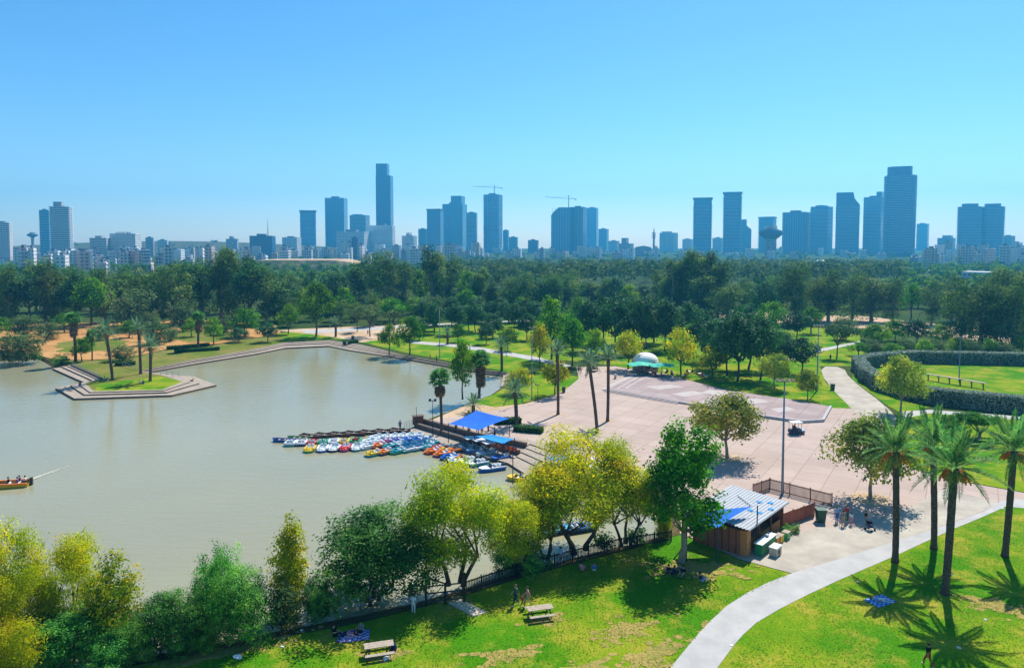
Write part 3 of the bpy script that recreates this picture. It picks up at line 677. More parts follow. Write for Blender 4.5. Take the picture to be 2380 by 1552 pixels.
TOPR = [(1690,648),(1760,645),(1800,640),(1850,608),(1890,630),(1960,640),(2010,630),(2060,648),(2130,642),(2200,644),(2250,640),(2290,630),(2330,622),(2470,615)]
x = -70
while x < 700:
    forest(x, 750+rnd.uniform(-6, 8), prof(TOPL, max(-70, x))+rnd.uniform(-8, 16), rnd.uniform(60, 98), 'in the first row behind the orange earth bank', 'first tree row behind the orange earth'); x += rnd.uniform(30, 44)
x = -60
while x < 680:
    forest(x, 728+rnd.uniform(-6, 6), prof(TOPL, max(-60, x))+rnd.uniform(-4, 14), rnd.uniform(55, 85), 'in the second row behind the orange earth bank', 'second tree row behind the orange earth'); x += rnd.uniform(40, 60)
x = 660
while x < 1320:
    forest(x, 725+rnd.uniform(-8, 8), prof(TOPL, min(1299, x))+rnd.uniform(-6, 18), rnd.uniform(52, 84), 'in the wood beyond the far lawn', 'wood beyond the far lawn'); x += rnd.uniform(26, 40)
x = 640
while x < 1330:
    forest(x, 752+rnd.uniform(-8, 8), 688+rnd.uniform(-14, 16), rnd.uniform(46, 70), 'standing at the edge of the wood by the far path', 'trees along the wood edge', (.25, .3, .35, .1)); x += rnd.uniform(34, 56)
x = 1180
while x < 1560:
    forest(x, 715+rnd.uniform(-10, 10), 640+rnd.uniform(-14, 16), rnd.uniform(46, 70), 'in the middle belt of the park wood', 'middle belt of the park wood', (.4, .2, .25, .15)); x += rnd.uniform(24, 36)
for (x, t_, w_) in ((1560,606,74),(1588,588,76),(1618,580,76),(1645,584,74),(1668,604,64),(1572,620,78),(1634,592,84),(1605,588,80),(1655,618,74),(1600,622,80),(1625,630,80)):
    tree('poplar', x, 735+rnd.uniform(-6, 6), t_, w_, 'tall poplar in the towering clump rising above the park wood', 'towering poplar clump')
x = 1690
while x < 2480:
    forest(x, 752+rnd.uniform(-8, 8)+max(0, (x-2200)*.14), prof(TOPR, x)+rnd.uniform(-10, 12), rnd.uniform(56, 98), 'in the long row above the lawns and pale sand', 'long tree row above the lawns', (.7, .1, .08, .12)); x += rnd.uniform(26, 54)
x = 1700
while x < 2470:
    forest(x, 720+rnd.uniform(-8, 6), prof(TOPR, x)+rnd.uniform(-6, 14), rnd.uniform(50, 80), 'behind the sandy clearing', 'trees behind the clearing', (.5, .2, .2, .1)); x += rnd.uniform(32, 56)
x = 2230
while x < 2480:
    tree('euc', x, 812+rnd.uniform(-4, 6), 655+rnd.uniform(-14, 14), rnd.uniform(85, 110), 'large shady eucalyptus behind the playing lawn hedge', 'shade trees behind the playing lawn'); x += rnd.uniform(36, 50)
for k in range(12): tree('grey' if k % 2 else 'green', 1995+k*38, 826+rnd.uniform(-4, 4)+k*.5, 792+rnd.uniform(-14, 6), rnd.uniform(42, 62), 'leafy undergrowth shrub between the tall hedge and the eucalyptus trees', 'undergrowth behind the tall hedge')
tree('shrub', 90, 1590, 1440, 190, 'dark shrub under the yellow willows at the bank end', 'dark shrubs on the near bank')
tree('shrub', 245, 1590, 1470, 160, 'lowest dark shrub in front of the narrow yellow-leaved tree', 'dark shrubs on the near bank')
for (x, y, t_, w_, k) in ((110,790,745,60,'grey'),(150,772,728,55,'green'),(235,790,752,55,'grey'),(300,785,745,50,'green'),(395,792,758,48,'grey'),(445,782,740,50,'green'),(520,778,735,50,'grey'),(345,772,722,60,'grey'),(60,782,732,80,'grey'),(-10,790,735,80,'green'),(205,812,782,44,'green')):
    tree(k, x, y, t_, w_, ('grey-leaved' if k == 'grey' else 'light green')+' small tree scattered over the orange earth', 'small trees on the orange earth')
for (x, y, t_, w_, k) in ((690,742,672,62,'green'),(770,730,668,58,'grey'),(850,738,676,60,'grey'),(905,745,690,55,'green'),(1015,742,684,60,'grey'),(1085,735,672,62,'green'),(1215,748,690,60,'green'),(1340,770,690,62,'green')):
    tree(k, x, y, t_, w_, ('grey-leaved' if k == 'grey' else 'light green')+' mid-sized tree in front of the wood beyond the far lawn', 'mid-sized trees before the wood')
for (x, y, t_, w_, k) in ((975,790,742,46,'dark'),(1065,795,752,42,'green'),(1130,800,748,48,'dark'),(1180,815,760,50,'green'),(1225,790,728,56,'dark'),(1010,768,716,50,'green'),(1090,768,712,55,'dark'),(1330,800,728,70,'green'),(1385,835,765,56,'green'),(1500,805,742,70,'dark'),(1560,812,735,80,'dark'),(1610,825,752,64,'green'),(1850,790,722,70,'dark'),(1885,775,712,62,'green'),(1960,790,728,62,'grey'),(1730,790,705,80,'dark'),(1790,780,700,76,'green'),(1830,820,768,54,'grey'),(2080,800,742,70,'green'),(2130,805,740,66,'dark')):
    tree(k, x, y, t_, w_, {'grey': 'grey-leaved', 'green': 'light green', 'dark': 'dark round'}[k]+' tree standing on the open lawns between lake and wood', 'lawn trees between lake and wood')
tree('bright', 2270, 1020, 958, 120, 'low bright green bushy tree on the lawn behind the tall palms', rz=2)
tree('bright', 2190, 1010, 970, 90, 'bright green shrub on the lawn below the clipped hedge', rz=1)

# far woods and street trees: one mass each
def far_wood(name, label, spots, leaf, per=38, size=1.7):
    g = np.random.default_rng(5); Q = []; T = []
    for (X, Y, h, wd, z0) in spots:
        lob = [(X+g.uniform(-.25, .25)*wd, Y+g.uniform(-.25, .25)*wd, z0+h*g.uniform(.4, .8), wd*.32, wd*.32, h*.2) for _ in range(6)]
        q, t_ = cloud(int(g.integers(1e9)), lob, per, 5, .6, size, inner=.5); Q.append(q); T.append(t_)
    o = link(name, np_mesh(name, np.concatenate(Q), np.concatenate(T), M[leaf]))
    return tag(o, label, 'wood', kind='stuff')
sp = []
for _ in range(520):
    px_ = rnd.uniform(1000, 2100); Y = rnd.uniform(420, 900); a = AT(px_, 600, Y); sp.append((a.x, Y, max(7, CAMH-Y*rnd.uniform(34, 52)/FPX) if Y < 760 else max(6, CAMH-Y*rnd.uniform(34, 44)/FPX), rnd.uniform(10, 16), 0))
far_wood('far_wood', 'hazy blue-green woodland stretching to the foot of the towers', sp, 'leaf_euc')
sp = []
for _ in range(260):
    px_ = rnd.uniform(-100, 1000); Y = rnd.uniform(400, 760); a = AT(px_, 600, Y); sp.append((a.x, Y, rnd.uniform(7, 13), rnd.uniform(8, 13), 0))
for _ in range(160):
    px_ = rnd.uniform(2050, 2500); Y = rnd.uniform(420, 900); a = AT(px_, 600, Y); sp.append((a.x, Y, rnd.uniform(6, 11), rnd.uniform(8, 13), 0))
far_wood('far_treeline', 'loose tree belt between the park woods and the low city blocks', sp, 'leaf_green')
sp = []
for _ in range(330):
    px_ = rnd.uniform(-100, 2480); Y = rnd.uniform(900, 1900); a = AT(px_, 580, Y); sp.append((a.x, Y, rnd.uniform(8, 13), rnd.uniform(9, 15), ridge_z(a.x, Y)))
far_wood('street_trees', 'hazy street trees scattered among the distant low houses', sp, 'leaf_dark', 22, 2.2)
# ------------------------------------------------------------------ palms
M['frond'] = leafmat('palm_frond', (.04,.14,.035), (.12,.28,.075), (.24,.36,.11), .35, .4, .5, ovar=.15)
M['frond_blue'] = leafmat('blue_palm_frond', (.06,.14,.07), (.14,.24,.13), (.22,.30,.16), .3, .4, .5, ovar=.12)
M['frond_dead'] = leafmat('dead_frond', (.12,.075,.035), (.26,.17,.09), None, .15, .8, .1)
M['trunk_palm'] = mat('palm_trunk', (.085,.060,.045), .95, .35, 5, .1, c2=(.17,.125,.09), bump=.6, bscale=14)
M['dates'] = mat('orange_dates', (.62,.22,.02), .6, .25, 8, .3)
def frond_mesh(name, L, arch, m, nl=17, seed=1, width=.55):
    g = np.random.default_rng(seed); ts = np.linspace(0, 1, nl+1)
    xs = L*(ts - .12*arch*ts**2); zs = -L*arch*.55*ts**2.2
    Q = []; T = []
    for i in range(nl):
        a = np.array([xs[i], 0, zs[i]]); b = np.array([xs[i+1], 0, zs[i+1]]); w0 = .045*(1-ts[i])+.012
        Q.append([a+[0, -w0, 0], b+[0, -w0*.8, 0], b+[0, w0*.8, 0], a+[0, w0, 0]]); T.append(.9)
        if ts[i] < .12: continue
        ll = width*L*.42*math.sin(math.pi*min(1, (ts[i]*.9+.16)))**.7*g.uniform(.85, 1.15)
        for s in (-1, 1):
            for k in range(3):
                o = a+(b-a)*(k/3); tip = o + np.array([ll*.62, s*ll*.75, ll*g.uniform(-.05, .35)-ll*.25*arch*ts[i]]); mid = (o+tip)/2+np.array([0, 0, ll*.08]); wv = np.array([.04*L/3.5, 0, 0])
                Q.append([o-wv, mid-wv*1.1, tip, mid+wv*1.1]); T.append(g.uniform(0, 1))
    return np_mesh(name, np.array(Q), np.array(T), m)
FR = {}
for key, m in (('g', 'frond'), ('b', 'frond_blue'), ('d', 'frond_dead')):
    FR[key] = [frond_mesh('frond', 3.6, a, M[m], 20, s, .36) for a, s in ((.18, 1), (.40, 2), (.7, 3))]
_d = MB()
for k in range(9):
    g = random.Random(k); e = Vector((.55+g.uniform(-.12, .25), g.uniform(-.22, .22), -.45+g.uniform(-.25, .12)))
    _d.tube([(0, 0, 0), (e.x*.6, e.y*.5, .05), e], [.025, .03, .06], 4)
DATES = _d.mesh('date_cluster', M['dates'], True)
def palm_trunk(top, r, seed, bulge=1.25):
    g = random.Random(seed); mb = MB(); n = 16; pts = []; rad = []
    for k in range(n+1):
        t = k/n; bow = math.sin(math.pi*t)*.025*top.z
        pts.append((top.x*t**1.2+bow*g.choice((-1, 1))*0 + math.sin(t*2.4)*.12*(1-t), top.y*t, -.25+(top.z+.25)*t))
        rad.append(r*(1.5 if k == 0 else 1.12 if k == 1 else 1.0+.07*(k % 2)) * (bulge if t > .93 else 1))
    return mb.tube(pts, rad, 9)
def phoenix(base, heart, label, group, flen=3.6, n=34, key='g', dates=0, rad=.26, seed=0, up=False):
    b = P(*base); Y = b.y; h = AT(heart[0], heart[1], Y); top = Vector((h.x-b.x, 0, h.z))
    e = empty('date_palm', b, 0, label, 'palm', group); g = random.Random(seed*7+3)
    palm_trunk(top, rad, seed).build('trunk', M['trunk_palm'], e, smooth=True)
    for k in range(n):
        t = (k+.5)/n; el = R(86-66*t/.6 if t < .6 else 22-52*(t-.6)/.4) if not up else R(86-84*t)
        az = k*2.39996+g.uniform(-.2, .2); s = flen/3.6*g.uniform(.9, 1.12)*(1.05-.12*t)
        me = FR[key][0 if t < .3 else 1 if t < .7 else 2]
        link('frond', me, e, top+Vector((.12*math.cos(az), .12*math.sin(az), .1*(1-t))), (g.uniform(-.3, .3), -el, az), s)
    for k in range(dates):
        az = k*6.28/dates+g.uniform(-.3, .3); link('date_cluster', DATES, e, top+Vector((.1*math.cos(az), .1*math.sin(az), -.15)), (0, 0, az), g.uniform(1.0, 1.5))
    return e
GP = 'tall date palms on the lawn beside the path'
phoenix((2080,1305), (2082,1050), 'date palm with orange dates whose shadow covers a blue picnic blanket', GP, 4.0, 36, 'g', 8, .28, 1)
phoenix((2170,1275), (2168,1034), 'date palm with orange dates growing closest to the concrete apron edge', GP, 3.8, 34, 'g', 7, .28, 2)
phoenix((2196,1380), (2218,1088), 'tallest date palm with orange dates, trunk leaning slightly, alone on open lawn', GP, 4.2, 36, 'g', 8, .3, 3)
phoenix((2335,1293), (2357,1048), 'date palm with orange dates, leaning trunk, near the edge of the branching path', GP, 3.9, 34, 'g', 7, .28, 4)
GS = 'tall palms on the paved square'
phoenix((1297,963), (1295,822), 'tall palm in front of the gold-leaved tree on the square edge', GS, 2.9, 30, 'b', 0, .24, 5, True)
phoenix((1388,1006), (1369,845), 'tall palm with leaning trunk on the open square', GS, 3.0, 30, 'b', 0, .25, 6)
phoenix((1412,979), (1414,835), 'straight tall palm beside the leaning palm on the square', GS, 3.0, 30, 'b', 0, .25, 7, True)
phoenix((1200,986), (1197,912), 'blue-green palm above the planter by the blue shade sail', None, 3.0, 34, 'b', 0, .3, 8)
phoenix((1100,958), (1100,942), 'very short bushy palm behind the blue shade sail', None, 2.4, 30, 'b', 0, .3, 9)
phoenix((1166,863), (1165,806), 'palm standing at the lake corner of the far lawn', None, 3.2, 32, 'b', 0, .3, 10)
GI = 'date palms on the island lawn'
phoenix((262,884), (246,775), 'slanting date palm rising from the island wall corner', GI, 3.6, 32, 'b', 3, .3, 11)
phoenix((327,869), (322,766), 'straight taller date palm in the middle of the island', GI, 3.4, 32, 'b', 2, .3, 12)
phoenix((349,886), (350,808), 'shorter date palm at the front edge of the island grass', GI, 3.6, 34, 'b', 2, .3, 13)
phoenix((780,783), (780,752), 'short palm by the sandy path across the lake', None, 3.0, 28, 'b', 0, .35, 14)
phoenix((1040,800), (1040,772), 'small shaggy palm on the far lawn beside a lamp post', None, 2.6, 26, 'b', 0, .35, 15)
# fan palms with dead skirts
def fan_mesh(m, r, seed, dead=False):
    g = np.random.default_rng(seed); Q = []; T = []
    pet = .7; Q.append([[0, -.02, 0], [pet, -.015, 0], [pet, .015, 0], [0, .02, 0]]); T.append(.8)
    for k in range(13):
        a = math.radians(-100+200*k/12); tip = np.array([pet+r*math.cos(a), r*math.sin(a), -.25*r*abs(math.sin(a))-.18*r*g.uniform(.5, 1.3)])
        sd = np.array([-math.sin(a), math.cos(a), 0])*.1*r; mid = np.array([pet+.62*r*math.cos(a), .62*r*math.sin(a), .02])
        Q.append([[pet, 0, 0], mid-sd, tip, mid+sd]); T.append(g.uniform(0, 1))
    return np_mesh('fan_leaf', np.array(Q), np.array(T), m)
FAN = [fan_mesh(M['frond'], .95, s) for s in (1, 2)]; FAND = [fan_mesh(M['frond_dead'], .9, s) for s in (3, 4)]
def fan_palm(base, heart, label, skirt=14, rad=.24, seed=0, s=1.2, drop=2.6):
    b = P(*base); h = AT(heart[0], heart[1], b.y); top = Vector((h.x-b.x, 0, h.z)); g = random.Random(seed+90)
    e = empty('fan_palm', b, 0, label, 'palm', 'fan palms by the lake')
    palm_trunk(top, rad, seed).build('trunk', M['trunk_palm'], e, smooth=True)
    for k in range(30):
        t = (k+.5)/30; az = k*2.39996; link('fan_leaf', FAN[k % 2], e, top+Vector((0, 0, .2*(1-t))), (g.uniform(-.4, .4), -R(82-105*t), az), s*g.uniform(.85, 1.15))
    for k in range(skirt):
        az = k*2.39996; t = k/max(1, skirt); link('dead_leaf', FAND[k % 2], e, top+Vector((0, 0, -.2-drop*t)), (0, R(58+18*g.random()), az), s*g.uniform(.8, 1.05))
    return e
fan_palm((1113,922), (1117,838), 'fan palm with a long brown skirt of dead leaves by the lake lawn', 34, .26, 1, 1.35, 3.6)
fan_palm((1026,1003), (1022,884), 'fan palm growing from the terrace beside the blue shade sail', 12, .22, 2, 1.2, 1.2)
fan_palm((176,840), (171,742), 'tall fan palm with brown skirt at the neck of the island', 24, .34, 3, 1.3, 2.8)
fan_palm((214,838), (213,778), 'thin small fan palm at the island railing', 6, .16, 4, .9, .8)
fan_palm((460,813), (461,738), 'fan palm with brown skirt standing among box hedges on the far shore', 24, .3, 5, 1.3, 2.8)

# ------------------------------------------------------------------ city beyond the park
F = {}  # tower blues and teals: glass tint plus distance haze painted into the colour
F['blue'] = facade('hazed_blue_glass', (.02,.24,.40), (.006,.15,.31), 3.6, 1.7, .8, .88, .2)
F['bluedk'] = facade('hazed_dark_blue_glass', (.01,.15,.30), (.004,.09,.23), 3.6, 1.9, .85, .9, .2)
F['band'] = facade('banded_glass', (.05,.30,.48), (.005,.11,.25), 3.4, 6, .58, .97, .25)
F['band_l'] = facade('light_banded_glass', (.16,.42,.58), (.02,.16,.32), 3.4, 6, .5, .97, .25)
F['teal'] = facade('hazed_teal_glass', (.03,.29,.42), (.008,.18,.29), 3.4, 2.4, .7, .85, .2)
F['pale'] = facade('pale_render', (.62,.61,.60), (.12,.15,.19), 3.2, 3.2, .5, .55, .2)
F['white'] = facade('white_render', (.82,.80,.77), (.16,.19,.23), 3.1, 3.4, .45, .5, .2)
F['grey'] = facade('grey_render', (.40,.41,.43), (.07,.10,.14), 3.2, 2.8, .52, .6, .2)
F['tan'] = facade('tan_render', (.64,.54,.46), (.14,.15,.17), 3.1, 3.6, .45, .5, .2)
F['pink'] = facade('pink_render', (.66,.50,.46), (.14,.15,.17), 3.1, 3.6, .45, .5, .2)
M['slab'] = mat('balcony_slab', (.30,.52,.66), .8, .08, .2)
M['slab_w'] = mat('white_balcony', (.8,.8,.8), .8, .08, .2)
M['roofgear'] = mat('roof_plant', (.08,.15,.22), .8, .1, .2)
M['rooftile'] = mat('red_roof', (.34,.14,.09), .9, .2, .3)
trnd = random.Random(3)
def tower(name, x0, x1, yt, Y, mk, label, group=None, depth=None, slabs=None, cap=None, rot=0, base_z=0, cut=None, gear=True, upper=None, fins=None, rnd_=False):
    sup = lambda x_, y_: [(x_*math.copysign(abs(math.cos(k*math.pi/12))**.55, math.cos(k*math.pi/12)), y_*math.copysign(abs(math.sin(k*math.pi/12))**.55, math.sin(k*math.pi/12))) for k in range(24)]
    a = AT(x0, yt, Y); b = AT(x1, yt, Y); h = a.z; wd = b.x-a.x; dp = depth or max(14, wd*.8)
    if rot == 0 and not cut and not rnd_: rot = -trnd.uniform(.14, .36)
    if rot: sc_ = 1/(math.cos(rot)+dp/wd*abs(math.sin(rot))); wd *= sc_; dp *= sc_
    th = math.atan2((a.x+b.x)/2, Y); wd *= math.cos(th)     # fronts face the park
    e = empty(name, ((a.x+b.x)/2+math.sin(th)*dp/2, Y+math.cos(th)*dp/2, base_z), rot-th, label, 'building', group); h -= base_z; x = wd/2; y = dp/2
    body = MB()
    if cut:   # chamfered roofline: list of (x fraction, height fraction)
        pts = [(-x+wd*fx, h*fz) for fx, fz in cut]
        n = len(pts); poly = [(-x, -1)]+pts+[(x, -1)]
        for s in (-y, y):
            k = len(body.v); body.v += [(p[0], s, p[1]) for p in poly]
            body.f.append(tuple(range(k, k+len(poly))) if s > 0 else tuple(range(k+len(poly)-1, k-1, -1))); body.m.append(0)
        k = len(body.v)-2*len(poly)
        for i_ in range(len(poly)):
            j_ = (i_+1) % len(poly); body.f.append((k+i_, k+j_, k+len(poly)+j_, k+len(poly)+i_)); body.m.append(0)
    elif rnd_:
        body.prism(sup(x, y), -1, h)
    else: body.box(-x, x, -y, y, -1, h)
    body.build('walls', F[mk], e)
    if slabs:
        mb = MB(); fl = slabs[0]; pr = slabs[1]; z = fl*2
        lim = h if len(slabs) < 4 else h*slabs[3]
        while z < lim:
            if rnd_: mb.prism(sup(x+pr, y+pr), z, z+1.1)
            else: mb.box(-x-pr, x+pr, -y-pr, y+pr*.5, z, z+1.1)
            z += fl
        o = mb.build('balcony_bands', M['slab_w'] if slabs[2] == 2 else M['slab'], e); o['kind'] = 'stuff'
    if fins:
        mb = MB()
        for k in range(fins):
            q = -x+wd*(k+.5)/fins; mb.box(q-.35, q+.35, -y-.7, -y+.3, 0, h*.985)
        o = mb.build('facade_fins', M['slab'], e); o['kind'] = 'stuff'
    if upper:
        for fx0, fx1, yt2 in upper:
            h2 = AT(x0, yt2, Y).z-base_z; (MB().prism([(p[0]+(-x+wd*(fx0+fx1)/2), p[1]) for p in sup(wd*(fx1-fx0)/2, y*.8)], h-.2, h2) if rnd_ else MB().box(-x+wd*fx0, -x+wd*fx1, -y*.8, y*.8, h-.2, h2)).build('upper_block', F[mk], e)
    if cap: MB().box(-x-cap, x+cap, -y-cap, y+cap, h-.1, h+4).build('roof_crown', M['roofgear'], e)
    elif gear:
        MB().box(-x*.45, x*.3, -y*.5, y*.5, h-.1, h+max(2.2, wd*.09)).build('roof_plant', M['roofgear'], e)
    return e
T = tower
T('apartment_tower', -16, 27, 517, 1150, 'pink', 'white and pink apartment block at the edge of the city', slabs=(3.2,.6,2))
T('apartment_tower', 91, 118, 488, 1500, 'teal', 'pale blue-grey tower just behind the white-balconied tower', slabs=(3.4,.5,1))
T('apartment_tower', 116, 167, 481, 1250, 'grey', 'tall apartment tower with white balconies and a dark rooftop block', slabs=(3.4,1.6,2), upper=[(.18,.62,469)])
T('apartment_block', 209, 256, 553, 1000, 'grey', 'wide grey apartment block, lower of a joined pair', slabs=(3.2,.5,2), upper=[(.3,.7,548)])
T('apartment_block', 256, 328, 544, 1020, 'pale', 'wide pale apartment block, taller of a joined pair', slabs=(3.2,.5,2), upper=[(.2,.6,540)])
T('office_block', 338, 358, 552, 1500, 'grey', 'small square grey tower behind trees on the slope')
T('office_block', 366, 391, 558, 1500, 'pale', 'low pale block next to the small square tower')
T('apartment_block', 388, 429, 580, 950, 'white', 'white slab block with a curved bright end among trees', slabs=(3.1,.4,2))
T('office_block', 525, 555, 555, 1700, 'grey', 'grey office block with roof hut above the trees', upper=[(.3,.6,549)])
T('office_block', 580, 641, 548, 1350, 'bluedk', 'wide dark blue office block with a thin roof antenna')
T('office_block', 656, 700, 552, 1500, 'pale', 'low pale block at the foot of the round blue tower', slabs=(3.3,.4,2))
T('office_tower', 697, 734, 492, 2100, 'band', 'banded blue tower with a flared crown', slabs=(3.8,.9,1), cap=2, rnd_=True)
T('office_tower', 755, 808, 460, 2200, 'blue', 'plain square-topped blue glass slab tower')
T('apartment_tower', 813, 859, 501, 1900, 'teal', 'mid-height tower with protruding side balconies', slabs=(3.5,1.6,1), upper=[(.1,.6,498)])
T('office_tower', 873, 914, 408, 2050, 'bluedk', 'tallest slim tower of the skyline with a stepped top', upper=[(.0,.76,380)], gear=False)
T('apartment_block', 782, 861, 539, 1600, 'pale', 'long pale block in front of the slab tower', slabs=(3.3,.5,2))
T('apartment_block', 858, 919, 524, 1650, 'white', 'white banded block at the foot of the tallest tower', slabs=(3.4,.8,2))
T('office_tower', 817, 835, 552, 1250, 'bluedk', 'slim dark blue block between pale apartment blocks')
T('office_block', 934, 969, 548, 1700, 'pale', 'pale stepped block with a small roof tower', upper=[(.35,.6,541)])
T('office_block', 972, 995, 532, 2000, 'teal', 'short teal block beside the white-edged glass tower')
T('office_tower', 992, 1031, 489, 1900, 'blue', 'glass tower with a white crown edge', cap=1)
T('office_tower', 1028, 1086, 474, 2100, 'teal', 'broad stepped glass tower with a raised centre', upper=[(.4,.92,455)])
T('apartment_tower', 1084, 1109, 494, 1950, 'teal', 'narrow tower attached beside the broad stepped tower', slabs=(3.5,1.2,1))
T('office_tower', 1124, 1168, 452, 2000, 'band', 'unfinished banded tower with a crane on its roof', slabs=(3.7,1.2,1), fins=6)
T('office_block', 1169, 1183, 535, 2100, 'blue', 'small block tucked behind the crane tower')
T('office_block', 1183, 1204, 551, 2000, 'teal', 'low square block beside the crane tower')
T('office_block', 1227, 1252, 558, 1900, 'bluedk', 'isolated dark block with a stepped roof')
T('office_tower', 1281, 1326, 482, 1900, 'blue', 'wide glass tower under construction with a slanted shoulder', cut=[(0,.83),(.12,.9),(.38,1),(1,1)], fins=7, gear=False)
T('office_tower', 1325.5, 1363, 481, 1915, 'bluedk', 'dark glass tower joined to the slant-shouldered tower', fins=4)
T('office_tower', 1363, 1391, 483, 2700, 'blue', 'pale hazy tower far behind the joined glass towers')
T('office_block', 1391, 1415, 532, 2600, 'blue', 'pale hazy lower block beside the far tower')
T('office_block', 1414, 1440, 560, 2200, 'pale', 'pale low block with flat roof near the mast')
T('office_block', 1438, 1473, 566, 1700, 'grey', 'grey low block with a roof hut near the mast', upper=[(.2,.6,553)])
T('office_block', 1476, 1514, 571, 1500, 'grey', 'low block with a pitched roof beside the lattice mast', cut=[(0,.85),(.5,1),(1,.85)], gear=False)
T('apartment_block', 1533, 1576, 541, 2200, 'pale', 'pale double block between mast and banded tower', upper=[(.1,.55,538)])
T('office_block', 1586, 1611, 556, 2300, 'pale', 'thin pale block tucked beside the twin banded towers')
T('apartment_tower', 1612, 1655, 463, 1800, 'band', 'dark banded tower with an overhanging flat crown, lower of two', slabs=(3.6,1.3,1,.9), cap=1.6, rnd_=True)
T('apartment_tower', 1682, 1724, 450, 1780, 'band', 'dark banded tower with an overhanging flat crown, higher of two', slabs=(3.6,1.5,1,.95), cap=1.8, rnd_=True)
T('office_block', 1656, 1682, 553, 2300, 'pale', 'pale block seen in the gap between two banded towers')
T('apartment_tower', 1722, 1747, 510, 2000, 'teal', 'stepped pale tower leaning against the higher banded tower', cut=[(0,1),(.55,1),(.55,.82),(1,.7)], gear=False)
T('apartment_tower', 1764, 1804, 507, 2100, 'blue', 'tower with open corner balconies behind the water tower', slabs=(3.6,2.2,1), cap=2)
T('apartment_tower', 1819, 1884, 493, 1800, 'blue', 'wide ribbed glass tower block', fins=9)
T('apartment_tower', 1884.5, 1936, 480, 1780, 'band_l', 'wide banded tower block with recessed crown', slabs=(3.5,1.3,1,.93), upper=[(.25,.75,477)])
T('apartment_tower', 1944, 1999, 447, 1700, 'band', 'banded tower with one shoulder sloping away', slabs=(3.6,.8,1,.78), cut=[(0,1),(.72,1),(.78,.9),(1,.8)], gear=False)
T('apartment_tower', 2008, 2054, 458, 1720, 'band_l', 'banded tower partly hidden by the largest tower', slabs=(3.5,.7,1), upper=[(.7,1.0,446)])
T('office_tower', 2055, 2132, 407, 1560, 'bluedk', 'largest dark glass tower with rounded crown and side balconies', slabs=(3.7,.9,1), upper=[(.08,.86,386)], gear=False, rnd_=True)
T('office_block', 2131, 2160, 520, 2600, 'blue', 'pale hazy block behind the largest tower')
T('office_block', 2179, 2221, 553, 1900, 'grey', 'low grey block with arched roof', upper=[(.3,.85,547)])
for x0, x1, lb in ((2226,2283,'rounded apartment tower with stacked balconies, one of touching twins'),(2279,2336,'rounded apartment tower with stacked balconies, one of touching twins')):
    T('apartment_tower', x0, x1, 480, 1600 if x0 < 2250 else 1606, 'blue', lb, 'twin rounded towers', slabs=(3.5,1.3,1), upper=[(.15,.85,473)], rnd_=True)
T('office_block', 2329, 2359, 548, 1800, 'grey', 'grey block with roof gear beside the twin towers')
T('warehouse', 1878, 1946, 606, 1000, 'white', 'long low white hall at the foot of the towers', gear=False)
T('warehouse', 2236, 2312, 632, 560, 'pale', 'low long building with a pale roof among park trees', gear=False, depth=18)
T('pavilion_hall', 2158, 2190, 627, 700, 'white', 'small white-roofed pavilion on the far field', gear=False, cut=[(0,.6),(.5,1),(1,.6)])
# low-rise blocks, street after street
def lowrise(n, xr, yr, dr, wr, label, group, mats):
    for k in range(n):
        x0 = rnd.uniform(*xr); yt = rnd.uniform(*yr); Y = rnd.uniform(*dr); wpx = rnd.uniform(*wr)
        bz = ridge_z(AT(x0, yt, Y).x, Y)
        if AT(x0, yt, Y).z - bz < 5: continue
        mk = rnd.choice(mats)
        T('apartment_house', x0, x0+wpx, yt, Y, mk, label.format(c={'white': 'white', 'pale': 'pale grey', 'grey': 'grey', 'tan': 'tan', 'pink': 'pinkish'}[mk]), group, depth=rnd.uniform(12, 20), base_z=bz, slabs=(3.1,.5,2) if rnd.random() < .3 else None, rot=rnd.uniform(-.35, .35))
ALLM = ['white', 'pale', 'grey', 'tan', 'pink', 'white', 'pale']
lowrise(50, (-20,330), (574,612), (560,950), (11,32), 'low {c} apartment house on the hazy slope below the white-balconied tower', 'houses below the balconied tower', ALLM)
lowrise(46, (320,660), (572,602), (650,1300), (10,28), 'low {c} apartment house on the slope beside the wide dark blue office block', 'houses beside the dark blue office', ALLM)
lowrise(60, (650,1130), (562,594), (800,1500), (9,26), 'low {c} city house in front of the tallest slim tower', 'houses below the tallest tower', ALLM)
lowrise(32, (1130,1600), (574,588), (1100,1900), (9,24), 'low {c} city house along the treeline below the crane towers', 'houses below the crane towers', ALLM)
lowrise(18, (1600,2060), (575,592), (1100,1500), (9,22), 'low {c} city house at the foot of the banded towers', 'houses below the banded towers', ALLM)
lowrise(52, (2110,2440), (560,602), (760,1400), (10,28), 'low {c} city house on the slope under the twin rounded towers', 'houses below the twin towers', ALLM)
# cranes, masts, water towers
M['steel'] = mat('dark_steel', (.10,.11,.12), .6, .1, 2)
def crane(px, ytop, Y, x0, x1, ybase, label):
    b = AT(px, ybase, Y); t = AT(px, ytop, Y); e = empty('tower_crane', (b.x, Y+8, b.z), 0, label, 'crane'); h = t.z-b.z; s = Y/FPX
    MB().box(-.9, .9, -.9, .9, 0, h).build('mast', M['steel'], e)
    mb = MB(); a = (x0-px)*s; c = (x1-px)*s; zj = h*.72
    mb.bar((a, 0, zj+h*.16), (c, 0, zj-h*.02), 1.0); mb.build('jib', M['steel'], e)
    mb = MB(); mb.bar((0, 0, h), (a*.7, 0, zj+h*.11), .35); mb.bar((0, 0, h), (c*.8, 0, zj), .35); mb.build('stay_cable', M['steel'], e)
    MB().box(c-3, c, -1, 1, zj-3, zj-.5).build('counterweight', M['steel'], e)
crane(1149, 430, 2000, 1098, 1168, 452, 'tower crane with a long jib on the banded unfinished tower')
